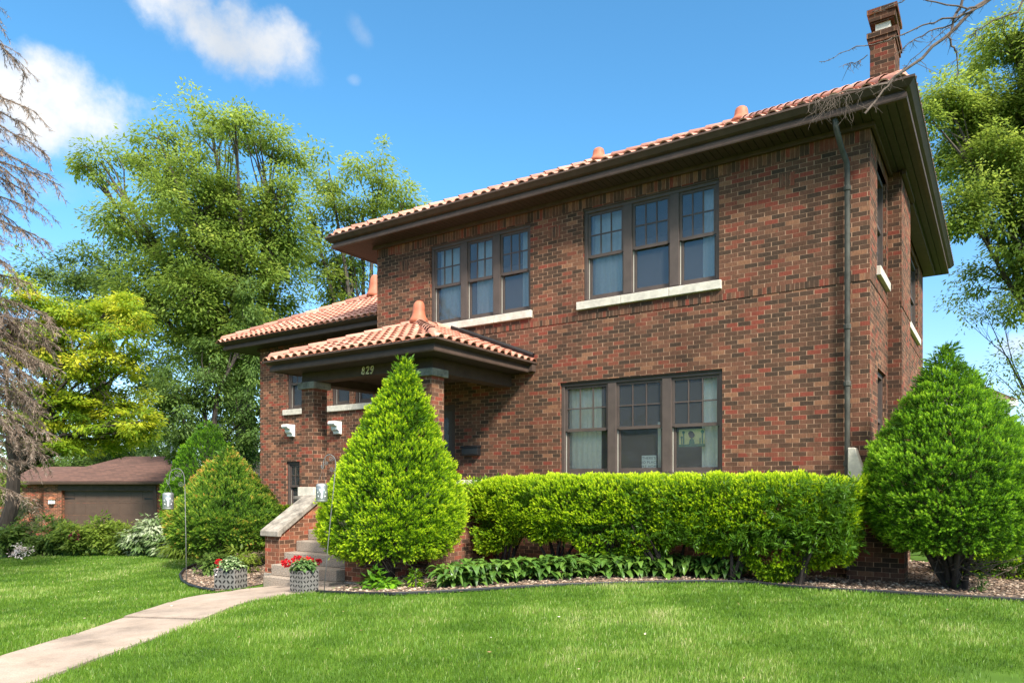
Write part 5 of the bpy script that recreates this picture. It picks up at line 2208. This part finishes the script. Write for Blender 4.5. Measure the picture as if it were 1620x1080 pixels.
# ------------------------------------------------------------------ shrubs in front of the garage
def bush(name, label, px, py, t, rx, ry, n, mat, ll, per=40, cr=.22, wd=.45, group=None, droop=.3, flowers=None, tint0=.5, cat='shrub', base_y=None, **kw):
    """A loose bush centred at pixel (px, py), half sizes in pixels."""
    k = t / FPX
    c = at(px, py, t)
    zb = float(gz(c.x)) - .02
    root = empty(name, (c.x, c.y, zb), label, cat, group)
    hz = max(.12, (c.z + ry * k - zb) / 2)
    cz = zb + hz
    L = [((c.x, c.y, cz), (rx * k, rx * k * .8, hz), n)]
    Q, T, C = crown_leaves(L, ll, per, cr, droop=droop, wd=wd, tint0=tint0, shell=.35, **kw)
    Q[..., 2] = np.maximum(Q[..., 2], zb)
    quads_mesh('foliage', Q, T, mat, root)
    mb = MB()
    for q in C[0][::3]:
        q = Vector(q)
        b = Vector((c.x + random.uniform(-.15, .15), c.y + random.uniform(-.15, .15), zb - .03))
        mb.tube([b, b.lerp(q, .5) + Vector((0, 0, .08)), q], [.016, .010, .004], 4, cap=False)
    mb.build('stems', M_BARKD, root)
    if flowers:
        m, cnt, r = flowers
        for j in range(cnt):
            q = Vector(C[0][j % len(C[0])])
            d = (q - Vector((c.x, c.y, cz))).normalized()
            d = (d - Vector((-ss, cc, 0)) * 1.0 + Vector((0, 0, .2))).normalized()
            p = Vector((c.x + d.x * rx * k, c.y + d.y * rx * k * .85, cz + d.z * hz * .9))
            nn = 46
            P = np.array(p) + rng.normal(size=(nn, 3)) * r * .35
            D = rnd_dir(nn) + np.array([0, 0, .5])
            quads_mesh('flower', leaf_quads(P, D, rnd_dir(nn), np.full(nn, r), np.full(nn, r * .8)), rng.random(nn), m, root)
    return root


M_PINK = leafy('pink_petal', [(0, (.55, .06, .16)), (1, (.75, .16, .28))], trans=.2)
M_RED = leafy('red_petal', [(0, (.36, .004, .010)), (.6, (.55, .010, .016)), (1, (.66, .030, .030))], trans=.2)
M_PALE = leafy('pale_petal', [(0, (.62, .50, .50)), (1, (.80, .74, .70))], trans=.2)
M_VARI = leafy('white_edged_leaf', [(0, (.045, .095, .025)), (.45, (.10, .17, .045)), (.68, (.24, .30, .15)), (1, (.54, .57, .42))], trans=.25)
M_GREY = leafy('grey_green_leaf', [(0, (.07, .085, .040)), (.5, (.135, .15, .065)), (1, (.22, .21, .10))], trans=.2)
M_GER = leafy('geranium_leaf', [(0, (.035, .085, .020)), (.5, (.085, .165, .040)), (1, (.22, .29, .11))], trans=.2)

bush('round_shrub', 'round deep green shrub at the far left beside the garage', 12, 800, 25, 34, 42, 90, M_LEAF1, .12, tint0=.55)
bush('domed_shrub', 'dome of grey green thinning twigs left of the garage lamp', 47, 812, 22.5, 32, 28, 60, M_GREY, .07, per=60, cr=.2, tint0=.55)
bush('peony', 'dark green peony clump at the far left edge of the lawn', 18, 850, 19.4, 34, 26, 60, M_LEAFD, .12, tint0=.6, cat='plant')
bush('peony', 'dark green peony clump below the grey green dome shrub', 72, 848, 19.4, 36, 28, 70, M_LEAFD, .12, tint0=.65, cat='plant')
bush('peony', 'green peony with a single pink bloom in front of the garage door', 122, 850, 19.2, 30, 22, 60, M_LEAF1, .12, tint0=.45, flowers=(M_PINK, 1, .13), cat='plant')
bush('leggy_shrub', 'leggy light green shrub with tall shoots in front of the garage door', 165, 846, 19.0, 24, 32, 60, M_LEAF2, .11, tint0=.6)
bush('leggy_shrub', 'low light green shrub between the tall shoots and the white edged shrub', 195, 852, 18.8, 22, 24, 50, M_LEAF2, .10, tint0=.55)
bush('variegated_shrub', 'white edged variegated shrub below the right end of the garage door', 225, 845, 18.4, 30, 22, 70, M_VARI, .14, wd=.36, droop=.6, tint0=.62)
bush('variegated_shrub', 'white edged variegated shrub beside the metal hook and bronze yew', 266, 850, 18.0, 26, 22, 60, M_VARI, .14, wd=.36, droop=.6, tint0=.52)
bush('strappy_plant', 'strappy light green plant at the lawn edge right of the garage', 285, 862, 17.4, 20, 16, 34, M_LEAF2, .24, wd=.12, droop=.5, tint0=.55, cat='plant')
bush('groundcover', 'pale blossom cushion at the lawn edge near the far left', 33, 868, 18.2, 13, 6, 20, M_PALE, .05, per=24, cr=.10, cat='plant')
bush('fern', 'small fern under the bright cone shaped yew beside the stone steps', 600, 912, 10.1, 24, 22, 18, M_YEWD, .10, per=24, cr=.12, cat='plant', tint0=.35)
bush('fern', 'light green weed at the bed edge right of the bright cone yew trunk', 655, 926, 10.0, 14, 12, 12, M_YEW, .06, per=20, cr=.08, cat='plant', tint0=.45)
bush('perennial', 'low yellow green plant at the foot of the bronze tinted yew', 388, 884, 14.2, 26, 15, 24, M_LEAF2, .10, per=24, cr=.14, cat='plant', tint0=.6)
bush('perennial', 'dark leafy plant behind the left tin planter', 335, 895, 14.0, 16, 18, 20, M_LEAFD, .11, per=24, cr=.14, cat='plant', tint0=.6)


# ------------------------------------------------------------------ planters, hooks, lanterns
def planter(loc, rz, sx, sy, h, label):
    root = empty('tin_planter', loc, label, 'planter', None, rz)
    mb = MB()
    t = .012
    for (a, b, c, d) in ((-sx, sx, -sy, -sy + t), (-sx, sx, sy - t, sy), (-sx, -sx + t, -sy + t, sy - t), (sx - t, sx, -sy + t, sy - t)):
        mb.box(a, b, c, d, 0, h)
    mb.box(-sx + t, sx - t, -sy + t, sy - t, 0, .01)
    tmp = mb
    me_par = root

    def put(m, name, mat, bevel=0):
        o = m.build(name, mat, None, bevel=bevel)
        o.parent = me_par
        return o
    put(tmp, 'box', M_PLANT, .004)
    # punched star pattern: lens shaped holes on two faces
    mb = MB()
    n = 5
    cs = 2 * sx / n
    nz = max(2, int(round(h / cs)))
    cz = h / nz

    def lens(cu, cv, an, place):
        L_, W_ = cs * .52, cs * .20
        pts = [(-L_, 0), (-L_ * .5, W_ * .8), (0, W_), (L_ * .5, W_ * .8), (L_, 0), (L_ * .5, -W_ * .8), (0, -W_), (-L_ * .5, -W_ * .8)]
        c_, s_ = math.cos(an), math.sin(an)
        v = [place(cu + (p[0] * c_ - p[1] * s_), cv + (p[0] * s_ + p[1] * c_)) for p in pts]
        mb.add(v, [tuple(range(8))])
    for i in range(n):
        for j in range(nz):
            an = PI / 4 if (i + j) % 2 else -PI / 4
            for place in (lambda u, v: (-sx + u, -sy - .002, v), lambda u, v: (sx + .002, -sy + u * sy / sx, v), lambda u, v: (-sx - .002, -sy + u * sy / sx, v)):
                lens((i + .5) * cs, (j + .5) * cz, an, place)
    put(mb, 'punched_holes', M_DARK)
    mb = MB()
    mb.box(-sx + t, sx - t, -sy + t, sy - t, h - .05, h - .03)
    put(mb, 'soil', M_SOIL)
    return root


def geranium(loc, w, label, heads, mat, pale=0, seed=1):
    root = empty('geranium', loc, label, 'plant')
    n = 260
    c = np.array(loc)
    d = rnd_dir(n)
    d[:, 2] = np.abs(d[:, 2])
    P = c + d * np.array([w, w, w * .85]) * rng.uniform(.5, 1.0, (n, 1))
    yaw = np.arctan2(d[:, 1], d[:, 0]) + rng.normal(0, .4, n)
    ln = rng.uniform(.045, .075, n)
    Q = curved_leaves(P - np.stack([np.cos(yaw) * .03, np.sin(yaw) * .03, np.zeros(n)], 1), yaw, ln, ln * .95, rng.uniform(0, .025, n), rng.uniform(.01, .05, n))
    t = rng.uniform(.1, .9, n)
    quads_mesh('leaves', Q, np.tile(t, 8), mat, root)
    mb = MB()
    for q in P[::4]:
        mb.tube([c - np.array([0, 0, .02]), (q + c) / 2 + np.array([0, 0, .03]), q], [.006, .005, .003], 4, cap=False)
    mb.build('stalks', M_GER, root)
    for hx, hy, hz, r in heads:
        p = c + np.array([hx, hy, hz])
        nn = 110
        dd = rnd_dir(nn)
        PP = p + dd * np.array([1, 1, .75]) * r * rng.uniform(.6, 1.0, (nn, 1))
        f = quads_mesh('flower_head', leaf_quads(PP, dd + rnd_dir(nn) * .8, dd, np.full(nn, r * .6), np.full(nn, r * .55)), rng.random(nn), M_RED, root)
        mb = MB()
        mb.tube([c + np.array([hx * .3, hy * .3, .02]), c + np.array([hx * .8, hy * .8, hz * .6]), p], .003, 4)
        mb.build('flower_stalk', M_GER, f)
    if pale:
        nn = 90
        PP = c + np.stack([rng.normal(-.10, .04, nn), rng.normal(-.10, .04, nn), rng.normal(-.02, .05, nn)], 1)
        quads_mesh('silver_leaves', leaf_quads(PP, rnd_dir(nn) + np.array([0, 0, -.2]), rnd_dir(nn), np.full(nn, .05), np.full(nn, .018)), rng.random(nn), M_PALE, root)
    return root


rgt = Vector((cc, ss, 0))
p2 = G(479, 939)
p2.z = float(gz(p2.x)) + .015
pl2 = p2 + Vector((-.135, .14, 0))
planter(pl2, 0, .14, .14, .30, 'square grey tin planter at the right side of the path, full of red blooms')
hd = []
for px, py, r in ((453, 890, .062), (470, 884, .066), (488, 888, .078), (477, 897, .066), (503, 888, .048)):
    q = at(px, py, 10.9) - (pl2 + Vector((0, 0, .30)))
    hd.append((q.x, q.y, q.z, r))
geranium(tuple(pl2 + Vector((0, 0, .30))), .20, 'dark leaved geranium with five red flower heads in the planter by the steps', hd, M_GER)
p1 = G(347, 934)
p1.z = float(gz(p1.x)) + .02
pl1 = p1 + Vector((-.02, .22, 0))
planter(pl1, R(14), .20, .15, .32, 'oblong grey tin planter in the gravel at the left side of the path')
hd = []
for px, py, r in ((345, 888, .05), (346, 897, .028)):
    q = at(px, py, 12.7) - (pl1 + Vector((0, 0, .32)))
    hd.append((q.x, q.y, q.z, r))
geranium(tuple(pl1 + Vector((0.02, 0, .32))), .23, 'light leaved geranium with one red bloom and silver leaves in the left planter', hd, leafy('pale_geranium_leaf', [(0, (.08, .15, .05)), (.5, (.18, .27, .10)), (1, (.40, .46, .26))], trans=.2), pale=1)


def hook(name, label, foot, t, pole, arc):
    """pole and arc: pixel polylines at distance t."""
    base = Vector(foot)
    root = empty(name, base, label, 'hook')
    mb = MB()
    P = [base - Vector((0, 0, .08))] + [at(x, y, t) for x, y in pole]
    mb.tube(P, .0065, 8)
    mb.build('pole', M_IRON, root, smooth=True)
    mb = MB()
    A_ = [at(x, y, t) for x, y in arc]
    S_ = []
    for i in range(len(A_) - 1):
        p0, p1, p2_, p3 = A_[max(0, i - 1)], A_[i], A_[i + 1], A_[min(len(A_) - 1, i + 2)]
        for g in (0, .25, .5, .75):
            S_.append(.5 * ((2 * p1) + (p2_ - p0) * g + (2 * p0 - 5 * p1 + 4 * p2_ - p3) * g * g + (-p0 + 3 * p1 - 3 * p2_ + p3) * g ** 3))
    S_.append(A_[-1])
    mb.tube(S_, .0065, 8)
    mb.build('crook', M_IRON, root, smooth=True)
    return root


def spiral(root, cx_, cy_, r, t, turns, a0, sgn=1):
    mb = MB()
    pts = []
    for i in range(26):
        f = i / 25
        an = a0 + sgn * f * turns * 2 * PI
        rr = r * (1 - .85 * f)
        pts.append(at(cx_ + math.cos(an) * rr, cy_ + math.sin(an) * rr, t))
    mb.tube(pts, .0042, 6)
    mb.build('scroll', M_IRON, root, smooth=True)


def lantern(px, py, t, r, h, label, hookpt):
    c = at(px, py, t)
    root = empty('tin_lantern', c, label, 'lantern')
    mb = MB()
    b = c - Vector((0, 0, h / 2))
    mb.lathe(b, [(r * .94, 0), (r, .012), (r, h * .86), (r * .95, h * .93), (r * .80, h * .97), (r * .78, h)], 22)
    mb.build('jar', M_GALV, root, smooth=True)
    mb = MB()
    for zz in (.02, h * .86):
        mb.lathe(b + Vector((0, 0, zz)), [(r * 1.0, -.004), (r * 1.035, 0), (r * 1.0, .004)], 22)
    mb.build('rim', M_GALV, root)
    # pale cut-out motif like a star with forked rays, on the side towards the lawn
    mb = MB()
    f0 = math.atan2(CAM.y - c.y, CAM.x - c.x)
    for k in range(7):
        an = k * 2 * PI / 7 + .2
        L_ = h * .24
        pts = []
        for (u, v) in ((0, -.006), (L_, -.012), (L_ * 1.1, 0), (L_, .012), (0, .006)):
            uu, vv = u * math.cos(an) - v * math.sin(an), u * math.sin(an) + v * math.cos(an)
            a_ = f0 + uu / r
            pts.append(b + Vector((math.cos(a_) * r * 1.012, math.sin(a_) * r * 1.012, h * .47 + vv)))
        mb.add(pts, [tuple(range(5))])
    mb.build('cutout', M_WHITE, root)
    mb = MB()
    top = b + Vector((0, 0, h))
    hp = Vector(hookpt)
    mb.tube([top + rgt * r * .75 - Vector((0, 0, .02)), top + rgt * r * .45 + Vector((0, 0, .07)), hp, top - rgt * r * .45 + Vector((0, 0, .07)), top - rgt * r * .75 - Vector((0, 0, .02))], .0022, 5)
    mb.build('wire', M_IRON, root)
    return root


f1 = G(295, 926)
f1.z = float(gz(f1.x))
t1 = (f1 - CAM).dot(Vector((-ss, cc, 0)))
h1 = hook('shepherd_hook', 'grey iron shepherd hook standing at the edge of the left gravel bed', f1, t1, [(294, 850), (292.5, 770)], [(292.5, 770), (291, 752), (286, 743), (279, 741), (271, 745), (268, 755), (267, 766), (264.5, 763), (263.8, 758)])
spiral(h1, 283, 750, 4.5, t1, 1.6, -.5, 1)
spiral(h1, 274, 756, 3.5, t1, 1.5, 2.6, -1)
spiral(h1, 286, 765, 4.5, t1, 1.6, 0, 1)
spiral(h1, 280, 747, 6.5, t1, .6, 1.0, 1)
lantern(266, 792, t1, .088, .285, 'galvanised tin lantern hanging from the left shepherd hook', at(267, 766, t1))
f2 = at(512, 931, 10.2)
f2.z = float(gz(f2.x))
t2 = (f2 - CAM).dot(Vector((-ss, cc, 0)))
h2 = hook('shepherd_hook', 'leaning iron shepherd hook in front of the bright cone shaped yew', f2, t2, [(519, 860), (527, 780), (530, 748)], [(530, 748), (531, 733), (529, 724), (523, 719), (516, 721), (512, 730), (511, 741), (508.6, 739), (508.4, 735)])
spiral(h2, 524, 725, 4.2, t2, 1.6, -.5, 1)
spiral(h2, 516, 732, 3.2, t2, 1.5, 2.6, -1)
spiral(h2, 525, 742, 4.0, t2, 1.5, 0, 1)
lantern(509, 779, t2, .080, .26, 'galvanised tin lantern hanging from the hook in front of the cone yew', at(511, 742, t2))


# ------------------------------------------------------------------ garage and the neighbour's house
def oriented(name, label, cat, PL, PR):
    d = PR - PL
    return empty(name, (PR.x, PR.y, 0), label, cat, None, math.atan2(d.y, d.x)), math.hypot(d.x, d.y)


def put(mb, name, mat, root, bevel=0, smooth=False):
    o = mb.build(name, mat, None, bevel=bevel, smooth=smooth)
    o.parent = root
    return o


def garage():
    tg = 33.5
    PL, PR = at(69, 830, tg + .5), at(259, 830, tg - .6)
    root, w = oriented('garage', 'low brown brick garage with a brown door and hipped shingle roof behind the shrubs', 'garage', PL, PR)
    zb, ze = -1.3, 1.30
    dx0, dx1, dz = -w * .847, -w * .085, 1.02
    dep = 6.2
    mb = MB()
    wall_front(mb, 0, -w, 0, zb, ze, [(dx0, dx1, zb + .001, dz)], depth=.22)
    wall_side(mb, 0, 0, dep, zb, ze, [])
    mb.quad((-w - 4.2, dep, zb), (0, dep, zb), (0, dep, ze), (-w - 4.2, dep, ze))
    mb.quad((-w, 0, zb), (-w, .8, zb), (-w, .8, ze), (-w, 0, ze))
    mb.quad((-w - 4.2, .8, zb), (-w, .8, zb), (-w, .8, ze), (-w - 4.2, .8, ze))
    mb.quad((-w - 4.2, dep, zb), (-w - 4.2, .8, zb), (-w - 4.2, .8, ze), (-w - 4.2, dep, ze))
    put(mb, 'wall', M_BRICKR, root)
    mb = MB()
    n = 4
    hh = (dz - zb) / n
    for i in range(n):
        mb.box(dx0, dx1, .18, .215, zb + hh * i + .004, zb + hh * (i + 1) - .004)
        for k in range(8):
            a = dx0 + (dx1 - dx0) * (k + .12) / 8
            b = dx0 + (dx1 - dx0) * (k + .88) / 8
            mb.box(a, b, .172, .1795, zb + hh * i + .09, zb + hh * (i + 1) - .09)
    door = put(mb, 'garage_door', plain('brown_door', (.086, .052, .037), .55, .12, 4, .1), root)
    for x in (dx0 + .02, dx1 - .57):
        mb = MB()
        mb.prism_y([(x, .60), (x + .55, .63), (x + .55, .66), (x, .69)], .160, .1715)
        o = put(mb, 'strap_hinge', M_BLACK, root)
        o.parent = door
    mb = MB()
    mx = (dx0 + dx1) / 2
    mb.box(mx - .06, mx - .02, .14, .171, -.42, -.10)
    mb.box(mx + .02, mx + .06, .14, .171, -.42, -.10)
    o = put(mb, 'handle', M_BLACK, root)
    o.parent = door
    mb = MB()
    mb.box(dx0 - .16, dx1 + .16, -.035, -.003, dz, ze)
    mb.box(dx1, dx1 + .20, -.03, -.002, zb, dz - .002)
    put(mb, 'lintel', M_TRIM, root)
    mb = MB()
    mb.ring(-w, 0, 0, dep, [(.30, ze - .002), (.40, ze + .02), (.42, ze + .10), (.40, ze + .14), (-.05, ze + .14)])
    mb.box(-w - 4.4, -w - .44, .42, .80, ze, ze + .14)
    put(mb, 'gutter', M_TRIM, root)
    mb = MB()
    mb.box(-w - .3, .3, -.3, dep + .3, ze - .004, ze + .02)
    put(mb, 'soffit', M_SOFF, root)
    mb = MB()
    z0, z1 = ze + .15, ze + 1.42
    x0, x1, y0, y1 = -w - .43, .43, -.43, dep + .43
    ym = (y0 + y1) / 2
    a, b = Vector((x0 + 2.3, ym, z1)), Vector((x1 - 2.6, ym, z1))
    c0, c1, c2, c3 = Vector((x0, y0, z0)), Vector((x1, y0, z0)), Vector((x1, y1, z0)), Vector((x0, y1, z0))
    deck(mb, [c0, c1, b, a])
    deck(mb, [c1, c2, b])
    deck(mb, [c2, c3, a, b])
    deck(mb, [c3, c0, a])
    deck(mb, [Vector((x0 - 4.2, .4, z0)), Vector((x0 + .8, .4, z0)), Vector((x0 + .8, ym, z1 - .5)), Vector((x0 - 4.2, ym, z1 - .5))])
    put(mb, 'roof', shingle('brown_shingle', (.098, .046, .032)), root)
    lx = -w * .915
    mb = MB()
    mb.box(lx - .10, lx + .10, -.20, -.02, .40, .60)
    l1 = put(mb, 'wall_lamp', M_WHITE, root)
    mb = MB()
    mb.lathe((lx, -.11, .60), [(.19, 0), (.19, .02), (.06, .12), (.02, .14)], 4)
    mb.box(lx - .012, lx + .012, -.215, -.202, .40, .60)
    o = put(mb, 'lamp_hood', plain('copper_hood', (.30, .12, .06), .5, .2, 8, .1), root)
    o.parent = l1
    # vent pipe on the roof
    mb = MB()
    mb.tube([(-1.35, 2.5, ze + .9), (-1.35, 2.5, ze + 2.6)], .09, 10)
    mb.tube([(-1.12, 2.6, ze + .9), (-1.12, 2.6, ze + 2.6)], .07, 10)
    put(mb, 'vent_pipe', M_GALV, root)


garage()


def neighbour():
    PL, PR = at(1440, 700, 39), at(1596, 700, 37)
    root, w = oriented('neighbour_house', 'orange brick house with white cornice mostly hidden behind the right hand yew', 'house', PL, PR)
    ze = 5.15
    mb = MB()
    wall_front(mb, 0, -w, 0, -.6, ze, [])
    wall_side(mb, 0, 0, 7, -.6, ze, [])
    mb.quad((-w, 7, -.6), (-w, 0, -.6), (-w, 0, ze), (-w, 7, ze))
    mb.quad((-w, 7, -.6), (0, 7, -.6), (0, 7, ze), (-w, 7, ze))
    put(mb, 'wall', M_BRICKR, root)
    mb = MB()
    mb.ring(-w, 0, 0, 7, [(-.02, ze - .35), (.06, ze - .35), (.06, ze - .02), (.18, ze), (.20, ze + .10), (.34, ze + .14), (.36, ze + .42), (.30, ze + .44), (-.05, ze + .44)])
    put(mb, 'cornice', M_WHITE, root)
    mb = MB()
    x0, x1, y0, y1, z0 = -w - .34, .34, -.34, 7.34, ze + .45
    a, b = Vector((x0 + 3.2, 3.5, z0 + 1.7)), Vector((x1 - 3.2, 3.5, z0 + 1.7))
    c0, c1, c2, c3 = Vector((x0, y0, z0)), Vector((x1, y0, z0)), Vector((x1, y1, z0)), Vector((x0, y1, z0))
    for f in ([c0, c1, b, a], [c1, c2, b], [c2, c3, a, b], [c3, c0, a]):
        deck(mb, f)
    put(mb, 'roof', shingle('dark_shingle', (.12, .075, .055)), root)
    mb = MB()
    mb.tube([(-.06, -.07, ze - .4), (-.06, -.07, -.4)], .06, 8)
    put(mb, 'downpipe', M_IRON, root)


neighbour()
ivy_c = at(1592, 690, 36.2)
bush('ivy', 'dark climbing ivy covering the corner of the orange brick neighbouring house', 1588, 690, 36.4, 18, 38, 60, M_LEAFD, .22, per=40, cr=.4, tint0=.5, cat='plant')
